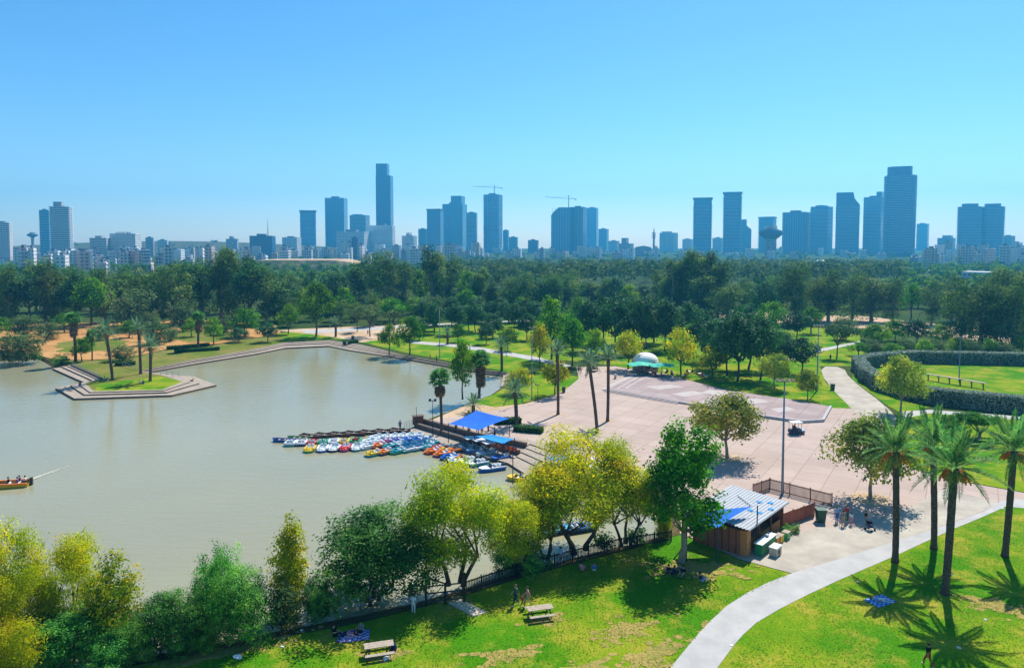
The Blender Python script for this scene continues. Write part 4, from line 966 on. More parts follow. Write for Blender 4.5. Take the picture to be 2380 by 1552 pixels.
crane(1322, 454, 1900, 1268, 1340, 482, 'tower crane above the slant-shouldered glass tower')
def mast(px, yt, yb, Y, label, w_=1.0):
    a = AT(px, yt, Y); e = empty('antenna_mast', (a.x, Y, 0), 0, label, 'mast')
    h = a.z; mb = MB().tube([(0, 0, 0), (0, 0, h*.72), (0, 0, h)], [w_*1.6, w_*1.2, .25], 6); mb.build('shaft', M['steel'], e)
    for k in range(4): MB().lathe([(w_*1.4, h*(.58+.06*k)), (w_*3, h*(.59+.06*k)), (w_*3, h*(.605+.06*k)), (w_*1.4, h*(.615+.06*k))], 8).build('antenna_ring', M['steel'], e)
mast(1520, 528, 600, 1900, 'lattice communications mast with antenna rings', 2.0)
mast(622, 510, 548, 1370, 'thin antenna rising from the wide dark blue office block', .35)
def water_tower(px, yt, ybowl, Y, wpx, stem, label):
    a = AT(px, yt, Y); b = AT(px, ybowl, Y); s = Y/FPX; e = empty('water_tower', (a.x, Y, 0), 0, label, 'water tower')
    r = wpx*s/2; zt = a.z; zb = b.z
    MB().lathe([(stem*s/2*1.1, 0), (stem*s/2, zb)], 12).build('stem', F['grey'], e, smooth=True)
    MB().lathe([(stem*s/2, zb-.1), (r, zb+(zt-zb)*.35), (r, zb+(zt-zb)*.62), (r*.55, zb+(zt-zb)*.75), (r*.5, zt), (0, zt)], 16).build('tank', M['roofgear'], e, smooth=True)
water_tower(1792, 525, 556, 1250, 52, 25, 'dark mushroom-shaped water tower in front of the open-cornered tower')
water_tower(75, 540, 552, 1700, 22, 6, 'small mushroom water tower on the hill behind the slope houses')
# ------------------------------------------------------------------ materials for things
M['brown'] = mat('brown_timber', (.18,.075,.05), .8, .25, 3, .2, bump=.2)
M['redwood'] = mat('red_brown_timber', (.36,.11,.065), .75, .2, 2.5, .2, bump=.2)
M['orangewood'] = mat('orange_timber', (.55,.22,.08), .75, .25, 3, .2, bump=.2)
M['wood'] = mat('weathered_timber', (.40,.33,.26), .85, .25, 5, .2, bump=.3)
M['black'] = mat('black_paint', (.015,.016,.018), .55, .2, 4, .3)
M['dark'] = mat('dark_grey', (.04,.045,.05), .6, .2, 4, .3)
M['galv'] = mat('galvanised_steel', (.24,.27,.29), .5, .12, 3, .5, metal=.4)
M['white'] = mat('white_paint', (.78,.78,.77), .5, .06, 3, .4)
M['roofmetal'] = mat('corrugated_metal', (.36,.38,.40), .55, .08, 1.2, .4)
M['bluecloth'] = mat('blue_shade_cloth', (.008,.13,.60), .8, .12, .8, .2)
M['ltblue'] = mat('light_blue_cloth', (.02,.26,.72), .8, .12, .8, .2)
M['green'] = mat('green_paint', (.015,.22,.08), .55, .15, 3, .4)
M['dkgreen'] = mat('dark_green_plastic', (.012,.07,.04), .5, .15, 4, .4)
M['beige'] = mat('beige_box', (.55,.46,.36), .8, .12, 3)
M['turq'] = mat('turquoise_awning', (.03,.46,.33), .7, .12, 1)
M['whitedome'] = mat('dome_plaster', (.8,.78,.76), .8, .1, .8, .2)
M['kioskwall'] = mat('kiosk_stone', (.33,.27,.22), .9, .2, 1.2)
M['glassdk'] = mat('dark_glass', (.02,.03,.04), .1, .1, 2, .6)
PAINT = {k: mat('boat_'+k, c, .35, .08, 2, .5) for k, c in dict(white=(.76,.77,.77), red=(.58,.05,.05), yellow=(.70,.48,.02), green=(.02,.33,.12), blue=(.02,.12,.46), teal=(.02,.30,.34), orange=(.75,.20,.02), purple=(.30,.05,.22), navy=(.015,.05,.14), cyan=(.06,.40,.58), brown=(.10,.035,.04), pale=(.50,.62,.68)).items()}
CLOTH = {k: mat('cloth_'+k, c, .9, .12, 8, .1) for k, c in dict(white=(.7,.7,.7), blue=(.06,.14,.42), navy=(.02,.03,.09), black=(.012,.012,.014), red=(.42,.04,.05), pink=(.6,.25,.30), grey=(.2,.21,.23), green=(.05,.13,.08), khaki=(.36,.29,.18), purple=(.20,.08,.25), sky=(.25,.42,.70), orange=(.65,.2,.03)).items()}
SKIN = [mat('skin_'+str(k), c, .6, .08, 6, .3) for k, c in enumerate(((.50,.30,.20),(.36,.20,.13),(.56,.36,.26)))]
HAIR = [mat('hair_'+str(k), c, .7, .2, 9, .3) for k, c in enumerate(((.015,.011,.009),(.05,.028,.015),(.14,.09,.045)))]
def slot(o, i, m):
    while len(o.material_slots) <= i: o.data.materials.append(m)
    o.material_slots[i].link = 'OBJECT'; o.material_slots[i].material = m

# ------------------------------------------------------------------ people
def person_mesh(name, J):
    """J: joint name -> position. one continuous skinned body, faces sorted into skin / shirt / trousers / shoes"""
    V = []; E = []; RD = []; ix = {}; seg = []
    def v(k, p, r): ix[k] = len(V); V.append(Vector(p)); RD.append(r)
    def e(a, b, c): E.append((ix[a], ix[b])); seg.append((V[ix[a]], V[ix[b]], c))
    v('pel', J['pel'], .145); v('waist', (J['pel']+J['chest'])/2, .135); v('chest', J['chest'], .155); v('neckb', J['chest'].lerp(J['neck'], .75), .09); v('neck', J['neck'], .055)
    hd = (J['head']-J['neck']).normalized(); v('head', J['head'], .095); v('crown', J['head']+hd*.09, .075)
    fw = J['face']; v('nose', J['head']+fw*.105, .018)
    e('pel', 'waist', 2); e('waist', 'chest', 1); e('chest', 'neckb', 1); e('neckb', 'neck', 0); e('neck', 'head', 0); e('head', 'crown', 0); e('head', 'nose', 0)
    for s in 'lr':
        v('sh'+s, J['sh'+s], .066); v('el'+s, J['el'+s], .048); v('wr'+s, J['wr'+s], .034); d = (J['wr'+s]-J['el'+s]).normalized(); v('ha'+s, J['wr'+s]+d*.07, .034)
        e('chest', 'sh'+s, 1); e('sh'+s, 'el'+s, 1); e('el'+s, 'wr'+s, 0); e('wr'+s, 'ha'+s, 0)
        sd = d.cross(fw).normalized() if d.cross(fw).length > .1 else Vector((1, 0, 0)); pn = sd.cross(d).normalized()
        for k, (o_, l_) in enumerate(((-.027, .062), (-.009, .078), (.009, .072), (.027, .058))):
            v('f%d%s' % (k, s), J['wr'+s]+d*(.07+l_*.6)+sd*o_*1.2, .0105); v('g%d%s' % (k, s), J['wr'+s]+d*(.07+l_)+sd*o_*1.2+pn*.02, .009); e('ha'+s, 'f%d%s' % (k, s), 0); e('f%d%s' % (k, s), 'g%d%s' % (k, s), 0)
        v('t'+s, J['wr'+s]+d*.05-sd*.045+pn*.02, .012); v('u'+s, J['wr'+s]+d*.08-sd*.055+pn*.03, .010); e('wr'+s, 't'+s, 0); e('t'+s, 'u'+s, 0)
        v('hip'+s, J['hip'+s], .105); v('kn'+s, J['kn'+s], .066); v('an'+s, J['an'+s], .046); v('to'+s, J['to'+s], .042)
        e('pel', 'hip'+s, 2); e('hip'+s, 'kn'+s, 2); e('kn'+s, 'an'+s, 2); e('an'+s, 'to'+s, 3)
    me = bpy.data.meshes.new(name); me.from_pydata([tuple(p) for p in V], E, []); o = bpy.data.objects.new(name, me); COL.objects.link(o)
    sk = o.modifiers.new('skin', 'SKIN'); sk.use_smooth_shade = True
    if not me.skin_vertices: bpy.context.view_layer.update()
    sv = me.skin_vertices[0].data if me.skin_vertices else None
    if sv is None: return None
    for i_, r_ in enumerate(RD): sv[i_].radius = (r_, r_); sv[i_].use_root = (i_ == 0)
    ss = o.modifiers.new('sub', 'SUBSURF'); ss.levels = 1; ss.render_levels = 1
    dg = bpy.context.evaluated_depsgraph_get(); dg.update(); out = bpy.data.meshes.new_from_object(o.evaluated_get(dg)); bpy.data.objects.remove(o)
    out.materials.clear()
    for k in range(4): out.materials.append(SKIN[0])
    for p in out.polygons:
        c = p.center; best = 9; cl = 0
        for a, b, k in seg:
            ab = b-a; t_ = max(0, min(1, (c-a).dot(ab)/max(1e-9, ab.length_squared))); d_ = (a+ab*t_-c).length
            if d_ < best: best = d_; cl = k
        p.material_index = cl; p.use_smooth = True
    hm = MB(); h = J['head']; q = hd.to_track_quat('Z', 'Y').to_matrix().to_4x4(); rows = []
    for i_ in range(5):
        ph = R(15+i_*26)
        for j_ in range(10):
            a = 2*math.pi*j_/10; p = Vector((math.sin(ph)*math.cos(a)*.108, math.sin(ph)*math.sin(a)*.115, math.cos(ph)*.125+.02)); p = q @ p
            if i_ > 2: p = p - fw*max(0, p.dot(fw))*1.2
            hm.v.append(tuple(h+p-fw*.014))
    for i_ in range(4):
        for j_ in range(10):
            a = i_*10+j_; b = i_*10+(j_+1) % 10; hm.f.append((a, b, b+10, a+10)); hm.m.append(0)
    hm.f.append(tuple(range(9, -1, -1))); hm.m.append(0)
    hair = hm.mesh('hair', HAIR[0], True)
    fm = MB(); sd = hd.cross(fw).normalized()
    for s in (-1, 1): c = h+fw*.094+sd*.035*s+hd*.012; fm.bar(c-sd*.012, c+sd*.012, .010, .010)
    c = h+fw*.092-hd*.045; fm.bar(c-sd*.022, c+sd*.022, .010, .008)
    return out, hair, fm.mesh('face', HAIR[0])
V3 = lambda *a: Vector(a)
def pose(kind):
    F_ = V3(0, -1, 0)
    if kind in ('stand', 'walk', 'push'):
        J = dict(pel=V3(0,0,.93), chest=V3(0,-.01,1.28), neck=V3(0,-.01,1.48), head=V3(0,-.03,1.60), face=F_)
        for s, k in (('l', 1), ('r', -1)):
            J['sh'+s] = V3(.185*k,0,1.39); J['el'+s] = V3(.25*k,.03,1.12); J['wr'+s] = V3(.26*k,-.06,.88)
            J['hip'+s] = V3(.10*k,0,.88); J['kn'+s] = V3(.11*k,-.02,.48); J['an'+s] = V3(.12*k,.02,.08); J['to'+s] = V3(.14*k,-.14,.042)
        if kind == 'walk':
            J['knl'] = V3(.1,-.22,.50); J['anl'] = V3(.1,-.30,.09); J['tol'] = V3(.11,-.46,.06); J['knr'] = V3(-.1,.06,.47); J['anr'] = V3(-.1,.36,.16); J['tor'] = V3(-.11,.24,.045)
            J['wrl'] = V3(.24,.16,.90); J['ell'] = V3(.25,.14,1.14); J['wrr'] = V3(-.24,-.22,.95); J['elr'] = V3(-.25,-.04,1.12)
        if kind == 'push':
            for s, k in (('l', 1), ('r', -1)): J['el'+s] = V3(.24*k,-.08,1.12); J['wr'+s] = V3(.2*k,-.34,1.05)
    elif kind == 'sit':      # on the ground, knees up
        J = dict(pel=V3(0,.0,.15), chest=V3(0,.12,.50), neck=V3(0,.10,.70), head=V3(0,.07,.82), face=F_)
        for s, k in (('l', 1), ('r', -1)):
            J['sh'+s] = V3(.185*k,.12,.60); J['el'+s] = V3(.27*k,-.05,.42); J['wr'+s] = V3(.16*k,-.28,.46)
            J['hip'+s] = V3(.11*k,-.03,.14); J['kn'+s] = V3(.16*k,-.38,.46); J['an'+s] = V3(.14*k,-.62,.09); J['to'+s] = V3(.16*k,-.78,.045)
    elif kind == 'seat':     # on a bench or boat seat
        J = dict(pel=V3(0,0,.52), chest=V3(0,.04,.87), neck=V3(0,.03,1.07), head=V3(0,.0,1.19), face=F_)
        for s, k in (('l', 1), ('r', -1)):
            J['sh'+s] = V3(.185*k,.04,.98); J['el'+s] = V3(.25*k,-.05,.73); J['wr'+s] = V3(.16*k,-.28,.68)
            J['hip'+s] = V3(.11*k,-.04,.50); J['kn'+s] = V3(.13*k,-.44,.50); J['an'+s] = V3(.13*k,-.46,.09); J['to'+s] = V3(.14*k,-.62,.045)
    elif kind == 'lie':
        J = dict(pel=V3(0,0,.13), chest=V3(0,.35,.14), neck=V3(0,.55,.15), head=V3(0,.67,.17), face=V3(0,0,1))
        for s, k in (('l', 1), ('r', -1)):
            J['sh'+s] = V3(.185*k,.46,.13); J['el'+s] = V3(.33*k,.28,.08); J['wr'+s] = V3(.30*k,.02,.07)
            J['hip'+s] = V3(.10*k,-.05,.12); J['kn'+s] = V3(.13*k,-.46,.22 if k > 0 else .1); J['an'+s] = V3(.14*k,-.86,.07); J['to'+s] = V3(.17*k,-.95,.15)
    return J
PM = {k: person_mesh('body_'+k, pose(k)) for k in ('stand', 'walk', 'push', 'sit', 'seat', 'lie')}
def person(kind, loc, rz, shirt, trousers, label, group=None, s=1.0, skin=0, hair=0, shoes='white'):
    e = empty('person', loc, R(rz), label, 'person', group); e.scale = (s, s, s)
    body, hr, fc = PM[kind]
    o = link('body', body, e); slot(o, 0, SKIN[skin]); slot(o, 1, CLOTH[shirt]); slot(o, 2, CLOTH[trousers]); slot(o, 3, CLOTH[shoes])
    h = link('hair', hr, e); slot(h, 0, HAIR[hair]); link('face', fc, e)
    return e

# ------------------------------------------------------------------ lamps and poles
def light_pole(bx, by, yt, label, heads=4, rad=.14, col='galv', group=None):
    b = P(bx, by); h = AT(bx, yt, b.y).z; e = empty('light_pole', b, 0, label, 'light pole', group)
    MB().tube([(0,0,-.2),(0,0,.5),(0,0,h)], [rad*1.25, rad, rad*.5], 8).build('pole', M[col], e, smooth=True)
    MB().lathe([(0,-.05),(rad*2,-.05),(rad*2,.08),(rad,.1)], 8).build('base_plate', M[col], e)
    if heads:
        MB().bar((-.9 if heads > 2 else -.4,0,h-.1), (.9 if heads > 2 else .4,0,h-.1), .08).build('crossarm', M[col], e)
        for k in range(heads):
            x = (-.9+1.8*k/(heads-1)) if heads > 2 else (-.4+.8*k/max(1, heads-1)); q = Matrix.Translation((x, -.12, h+.05)) @ Matrix.Rotation(R(35), 4, 'X')
            mb = MB(); mb.box(-.18, .18, -.22, .22, -.06, .06, q); mb.build('lamp_head', M['dark'], e)
    return e
light_pole(1818, 1150, 884, 'tall grey floodlight mast rising from the cafe yard', 4, .17)
light_pole(1899, 908, 757, 'tall floodlight mast beside the small rusty plane tree', 4, .16)
light_pole(1236, 928, 762, 'slim lamp pole beside the gold-topped tree on the shore lawn', 2, .11)
light_pole(1022, 832, 715, 'slim lamp pole on the far lawn by the quay', 2, .13)
light_pole(2229, 884, 784, 'lamp pole on the playing lawn inside the clipped hedge', 4, .13)
light_pole(1006, 1012, 930, 'black double-headed lamp on the boat terrace', 2, .07, 'black')
light_pole(968, 992, 945, 'short black post at the dock railing', 0, .06, 'black')
light_pole(1250, 935, 893, 'leaning short lamp on the shore lawn', 1, .07, 'black')
light_pole(735, 786, 735, 'thin lamp pole on the far shore lawn', 1, .09)

# ------------------------------------------------------------------ fences
def fence(pts, h, label, pm, picket=.14, solid=False, name='picket_fence', group=None, post_h=.12, postm=None):
    ps = [P(*p) if not isinstance(p, Vector) else p for p in pts]; e = empty(name, ps[0], 0, label, 'fence', group); o0 = ps[0]
    for a, b in zip(ps[:-1], ps[1:]):
        L = (b-a).length; n = max(1, round(L/2.2)); d = (b-a)/L
        for k in range(n):
            s0 = a-o0+d*(L*k/n); s1 = a-o0+d*(L*(k+1)/n)
            MB().box(-.05, .05, -.05, .05, -.15, h+post_h, Matrix.Translation(s0)).build('post', M[postm or pm], e)
            for z in (.2, h-.15):
                off = Vector((-d.y, d.x, 0))*.045; MB().bar(s0+off+Vector((0,0,z)), s1+off+Vector((0,0,z)), .04, .09).build('rail', M[pm], e)
            mb = MB(); q = picket*.12; x = .08
            while x < L/n-.05:
                c = s0+d*x-Vector((-d.y, d.x, 0))*.003; w_ = picket*(.5 if not solid else .94); g_ = h*(1+rnd.uniform(-.02, .02))
                m4 = Matrix.Translation(c) @ Matrix.Rotation(math.atan2(d.y, d.x), 4, 'Z'); mb.box(-w_/2, w_/2, -.012, .012, .04, g_, m4); x += picket
            ob = mb.build('pickets' if not solid else 'boards', M[pm], e); ob['kind'] = 'stuff'
        MB().box(-.05, .05, -.05, .05, -.15, h+post_h, Matrix.Translation(b-o0)).build('post', M[postm or pm], e)
    return e
fence([(1075,1382),(1200,1340),(1330,1304),(1440,1276),(1560,1258)], 1.15, 'black picket fence along the near bank under the willows', 'black', .16)
fence([(1750,1153),(1789,1139),(1933,1176)], 1.45, 'red-brown picket fence round the cafe yard by the square', 'brown', .13, postm='redwood')
fence([(1817,1226),(1892,1199)], 1.5, 'solid dark red board fence closing the cafe yard', 'redwood', .15, True, 'board_fence')

# ------------------------------------------------------------------ cafe building
B0 = P(1824, 1161, 3.0); B0.z = 0
cafe = empty('cafe_building', B0, math.atan2(-.74, -.67), 'low red-brown wooden cafe with a corrugated metal roof and blue stars', 'building')
LX, LY = 9.4, 5.6
mb = MB(); mb.box(0, LX, -LY, -LY+.12, 0, 2.75); mb.build('rear_wall', M['redwood'], cafe)
mb = MB(); mb.box(LX-.12, LX, -LY+.13, -.1, 0, 2.45); mb.build('end_wall', M['redwood'], cafe)
mb = MB(); mb.box(0, .12, -LY+.13, -.1, 0, 2.75); mb.build('yard_wall', M['redwood'], cafe)
mb = MB(); mb.box(5.2, LX-.9, -.42, -.3, 0, 1.05); mb.box(0.3, 5.1, -.42, -.3, 0, .95); mb.build('serving_counter', M['orangewood'], cafe)
MB().box(LX-.85, LX+.02, -.6, .02, 0, 2.5).build('corner_panel', M['orangewood'], cafe)
for k in range(7): MB().box(LX-.86+.13*k, LX-.86+.13*k+.11, .025, .045, 0, 2.45).build('plank', M['orangewood'], cafe)
for k in range(30):
    y = -LY+.15+k*.18
    if y < -.7: MB().box(LX+.003, LX+.03, y, y+.165, 0.02, 2.42+.003*(k % 3)).build('plank', M['redwood'] if k % 4 else M['brown'], cafe)
for x in (.1, 3.2, 6.2): MB().box(x, x+.12, -.2, -.08, 0, 2.7).build('post', M['brown'], cafe)
def roof_sheet(x0, x1, y0, y1, z0, z1):
    mb = MB(); n = int((y1-y0)/.34); h = .075; prev = None
    for k in range(n*4+1):
        t = k/(n*4); y = y0+(y1-y0)*t; z = z0+(z1-z0)*t+(0, 0, h, h)[k % 4]; c = ((x0, y, z), (x1, y, z))
        if prev: mb.quad(prev[0], c[0], c[1], prev[1])
        prev = c
    mb.box(x0, x1, y0, y0+.02, z0-.1, z0+.0); mb.box(x0, x1, y1-.02, y1, z1-.1, z1)
    return mb
rf = roof_sheet(-.3, LX+.25, -LY-.4, .35, 3.05, 2.75).build('roof', M['roofmetal'], cafe)
def star(cx_, cy_, r):
    mb = MB(); pts = []
    for k in range(16):
        a = math.pi*k/8; q = r if k % 2 == 0 else r*.62; pts.append((cx_+q*math.cos(a), cy_+q*math.sin(a)))
    zz = lambda y: 2.75+(3.05-2.75)*(.35-y)/(LY+.75)
    z = zz(cy_)+.09; mb.prism(pts, z-.01, z+.004); return mb
bpy.context.view_layer.update()
for sx_, sy_ in ((1764.6,1164.9),(1790.7,1166),(1791.8,1180),(1764.6,1188.5),(1744.5,1183.8)):
    q = cafe.matrix_basis.inverted() @ P(sx_, sy_, 2.97); cx_, cy_ = q.x, q.y
    star(cx_, cy_, .36).build('blue_star', M['ltblue'], rf)
MB().bar((2.2,-4.2,3.14), (3.9,-1.9,3.06), .12, .05).build('roof_batten', M['galv'], rf)
MB().tube([(7.6,.25,0),(7.6,.25,4.6)], .06, 6).build('flag_post', M['black'], cafe)
MB().box(-1.2, 3.0, -LY-.9, -LY+.2, 2.55, 2.72).build('canopy_strip', M['roofmetal'], cafe)
# yard things
def local(x, y, z=0): return cafe.matrix_basis @ Vector((x, y, z))
CR = math.atan2(-.74, -.67)
bar = empty('bar_counter', local(6.7, .75), CR, 'green painted bar counter with a white top outside the cafe', 'counter')
MB().box(-1.7, 1.7, -.35, .35, 0, 1.15).build('front', M['green'], bar); MB().box(-1.78, 1.78, -.42, .42, 1.152, 1.21).build('top', M['white'], bar); MB().box(-.6, -.3, -.15, .1, 1.212, 1.45).build('tap', M['galv'], bar)
bx_ = empty('freezer_box', local(7.0, 1.85), CR, 'beige chest box with pale lid standing before the green bar', 'box')
MB().box(-.62, .62, -.36, .36, .05, .8).build('chest', M['beige'], bx_); MB().box(-.66, .66, -.4, .4, .802, .9).build('lid', M['white'], bx_); MB().box(-.25, .3, .361, .37, .2, .6).build('vent', M['dark'], bx_)
for (x, y, lab, c) in ((2.6,1.2,'green leafy planter crate in the cafe yard','green'),(3.8,1.0,'yellow crate rack in the cafe yard','yellow'),(4.6,.9,'orange sign board leaning at the cafe counter','orange')):
    c_ = empty('crate', local(x, y), CR, lab, 'crate')
    MB().box(-.4, .4, -.3, .3, 0, .7).build('bin', PAINT[c] if c in PAINT else M['green'], c_); MB().box(-.43, .43, -.33, .33, .701, .76).build('rim', M['wood'], c_)
for k, (x, y) in enumerate(((1.2,.9),(2.0,.8),(.5,1.3))):
    tree_at('bush', local(x, y).x, local(x, y).y, 1.0, 1.1, 'potted green plant inside the cafe yard fence', 'yard plants')
w_ = empty('white_tank', local(-1.4, -2.3), .5, 'white rounded tank behind the cafe roof', 'tank'); MB().lathe([(0,2.1),(.5,1.95),(.75,1.4),(.75,.25),(.0,.25)], 12).build('shell', M['white'], w_, smooth=True); MB().box(-.5,.5,-.5,.5,0,.26).build('stand', M['dark'], w_)
# shade sails
def sail(name, corners, label, m, sag=.5, posts=(), n=8, cat='shade sail'):
    c = [Vector(p) for p in corners]; o0 = Vector((c[0].x, c[0].y, 0)); e = empty(name, o0, 0, label, cat); mb = MB()
    G = []
    for i_ in range(n+1):
        for j_ in range(n+1):
            u, v_ = i_/n, j_/n; p = (c[0]*(1-u)+c[1]*u)*(1-v_)+(c[3]*(1-u)+c[2]*u)*v_
            pull = .10*(math.sin(math.pi*u)*(2*v_-1)*-1)
            ctr = (c[0]+c[1]+c[2]+c[3])/4; q = .12*(math.sin(math.pi*u)*abs(2*v_-1)+math.sin(math.pi*v_)*abs(2*u-1))*.6
            p = p.lerp(ctr, q); p.z -= sag*math.sin(math.pi*u)*math.sin(math.pi*v_)
            mb.v.append(tuple(p-o0))
    for i_ in range(n):
        for j_ in range(n):
            a = i_*(n+1)+j_; mb.f.append((a, a+1, a+n+2, a+n+1)); mb.m.append(0)
    mb.build('cloth', M[m], e, smooth=True)
    for p, zb in posts:
        p = Vector(p)-o0; MB().tube([(p.x, p.y, zb), (p.x, p.y, p.z+.15)], .07, 6).build('post', M['navy'], e)
    return e
M['navy'] = mat('navy_post', (.02,.05,.10), .6, .1, 3)
c4 = [P(1588,1190,3.6), P(1748,1176,3.8), P(1668,1226,3.4), P(1596,1222,3.4)]
sail('shade_sail', c4, 'blue shade sail stretched from the cafe roof over the path', 'bluecloth', .35, [(c4[0], 0), (c4[2], 0), (c4[3], 0)])
c4 = [P(1042,985,2.6), P(1108,953,3.6), P(1184,972,2.9), P(1112,1000,2.2)]
sail('shade_sail', c4, 'large blue shade sail with a peak over the boat terrace', 'bluecloth', .25, [(c4[0], -.3), (c4[2], -.3), (c4[3], -.5), (c4[1], 0)])
c4 = [P(1103,1013,1.5), P(1140,1009,1.7), P(1196,1020,1.6), P(1170,1031,1.4)]
sail('shade_sail', c4, 'small light blue awning over the boat ticket counter', 'ltblue', .08, [(c4[0], -.5), (c4[3], -.5), (c4[2], -.5), (P(1192,1040,4.2), -.5)])
c4 = [P(1268,1063,2.4), P(1310,1052,2.6), P(1345,1066,2.5), P(1300,1080,2.3)]
sail('canopy_tent', c4, 'pale blue canopy glimpsed above the golden willow', 'ltblue', .1, [(c4[0], 0), (c4[2], 0), (c4[3], 0)], cat='canopy')
c4 = [P(1335,1066,2.4), P(1375,1062,2.6), P(1420,1078,2.5), P(1380,1090,2.3)]
sail('canopy_tent', c4, 'white and blue canopy beside the steps behind the willows', 'white', .1, [(c4[0], 0), (c4[2], 0), (c4[3], 0)], cat='canopy')

# ------------------------------------------------------------------ boat terrace and dock
def lerp_shore(i, t, z): p = Wp[i]+(Lp[i]-Wp[i])*t; return Vector((p.x, p.y, z))
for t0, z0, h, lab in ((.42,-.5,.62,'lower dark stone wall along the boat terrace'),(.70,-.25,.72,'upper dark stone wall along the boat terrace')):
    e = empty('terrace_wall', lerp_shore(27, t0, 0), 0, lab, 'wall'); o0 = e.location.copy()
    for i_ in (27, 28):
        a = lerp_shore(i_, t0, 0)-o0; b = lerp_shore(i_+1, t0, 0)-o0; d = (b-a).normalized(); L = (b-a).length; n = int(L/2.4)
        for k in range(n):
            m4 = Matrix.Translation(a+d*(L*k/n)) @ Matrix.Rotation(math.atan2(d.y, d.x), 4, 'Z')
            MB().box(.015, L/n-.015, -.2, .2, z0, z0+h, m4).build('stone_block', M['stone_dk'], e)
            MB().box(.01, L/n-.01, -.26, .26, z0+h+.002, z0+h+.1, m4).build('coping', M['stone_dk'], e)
# dock railing with life jackets
e = empty('dock_railing', lerp_shore(27, .06, -.48), 0, 'steel railing at the end of the boat dock', 'railing')
o0 = e.location.copy(); a = lerp_shore(27, .05, -.48)-o0; b = lerp_shore(27, .4, -.48)-o0
for k in range(5): MB().bar(a.lerp(b, k/4), a.lerp(b, k/4)+Vector((0,0,1.2)), .05).build('post', M['galv'], e)
for z in (.4, .8, 1.2): MB().bar(a+Vector((0,0,z)), b+Vector((0,0,z)), .04).build('rail', M['galv'], e)
hut = empty('ticket_box', lerp_shore(27, .52, -.2), .4, 'small brown ticket box on the boat terrace', 'box'); MB().box(-.8,.8,-.5,.5,0,1.4).build('walls', M['brown'], hut); MB().box(-.9,.9,-.6,.6,1.402,1.5).build('lid', M['stone_dk'], hut)
rk = empty('life_jacket_rack', lerp_shore(28, .3, -.48), 0, 'long rack of hanging red life jackets beside the dock', 'rack'); o0 = rk.location.copy()
a = lerp_shore(28, .34, -.48)-o0; b = lerp_shore(29, .30, -.48)-o0
MB().bar(a+Vector((0,0,1.35)), b+Vector((0,0,1.35)), .05).build('rail', M['dark'], rk)
for k in range(9): MB().bar(a.lerp(b, k/8), a.lerp(b, k/8)+Vector((0,0,1.4)), .06).build('post', M['dark'], rk)
jm = MB(); jm.box(-.2,-.03,-.09,.09,-.55,.0); jm.box(.03,.2,-.09,.09,-.55,.0); jm.box(-.19,.19,.02,.1,-.5,.03); jm = jm.mesh('life_jacket', PAINT['red'])
for k in range(26):
    p = a.lerp(b, (k+.5)/26)+Vector((0,0,1.3)); o = link('life_jacket', jm, rk, p, (0,0,rnd.uniform(-.4,.4))); slot(o, 0, PAINT[rnd.choice(('red','red','orange','purple','navy'))])
for k in range(5):
    p = lerp_shore(28, .22, -.48).lerp(lerp_shore(29, .22, -.48), .1+.2*k)
    q = empty('mooring_post', p, 0, 'short timber mooring post on the dock edge', 'post', 'mooring posts on the dock'); MB().tube([(0,0,-.2),(0,0,.75)], .09, 7).build('shaft', M['wood'], q); MB().lathe([(0,.80),(.1,.78),(.1,.74)], 7).build('cap', M['dark'], q)
# planter boxes by the terrace
def hedge(name, pts, wd, h, label, lm, dens=60, size=.28, core='scrubcore', cat='hedge', group=None, top_tint=0):
    ps = [P(*p) for p in pts]; e = empty(name, ps[0], 0, label, cat, group); o0 = ps[0]; g = np.random.default_rng(len(pts)*31+int(h*10)); Q = []; T_ = []; mb = MB()
    nrm = []
    for k in range(len(ps)):
        d = (ps[min(k+1, len(ps)-1)]-ps[max(k-1, 0)]).normalized(); nrm.append(Vector((-d.y, d.x, 0)))
    for k in range(len(ps)-1):
        A = [ps[k]-o0, ps[k+1]-o0]; L = (A[1]-A[0]).length
        c = [A[0]-nrm[k]*wd*.42, A[1]-nrm[k+1]*wd*.42, A[1]+nrm[k+1]*wd*.42, A[0]+nrm[k]*wd*.42]
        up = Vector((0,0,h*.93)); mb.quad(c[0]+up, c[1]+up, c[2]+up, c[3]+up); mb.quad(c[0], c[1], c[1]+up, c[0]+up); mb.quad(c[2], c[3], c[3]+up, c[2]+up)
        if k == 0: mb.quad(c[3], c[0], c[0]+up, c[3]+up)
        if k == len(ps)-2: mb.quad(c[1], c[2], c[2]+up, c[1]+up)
        n = int(L*(wd+2*h)*dens)
        u = g.uniform(0, 1, n); w_ = g.uniform(-1, 1, n)*(wd/2+h); top = np.abs(w_) < wd/2
        lat = np.where(top, w_, np.sign(w_)*wd/2); z = np.where(top, h*(1+g.normal(0, .03, n)), h-(np.abs(w_)-wd/2))
        a0 = np.array(A[0])[None]*(1-u[:, None])+np.array(A[1])[None]*u[:, None]; nn = np.array(nrm[k])[None]*(1-u[:, None])+np.array(nrm[k+1])[None]*u[:, None]
        bul = 1+.12*np.sin(u*L*.9)+g.normal(0, .05, n)
        pos = a0+nn*(lat*bul)[:, None]; pos[:, 2] = np.maximum(.05, z)
        out = np.where(top[:, None], np.array([[0, 0, 1.]]), nn*np.sign(lat)[:, None])
        Q.append(cards(g, pos, out, size, .7, 0, .6)); T_.append(g.uniform(0, 1, n))
    mb.build('branches', M[core], e); link('foliage', np_mesh('foliage', np.concatenate(Q), np.concatenate(T_), M[lm]), e)
    return e
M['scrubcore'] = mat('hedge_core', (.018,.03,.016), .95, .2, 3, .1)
M['leaf_silver'] = leafmat('silver_leaf', (.08,.15,.10), (.28,.35,.28), (.42,.46,.40), .2, .5, .4, ovar=.05)
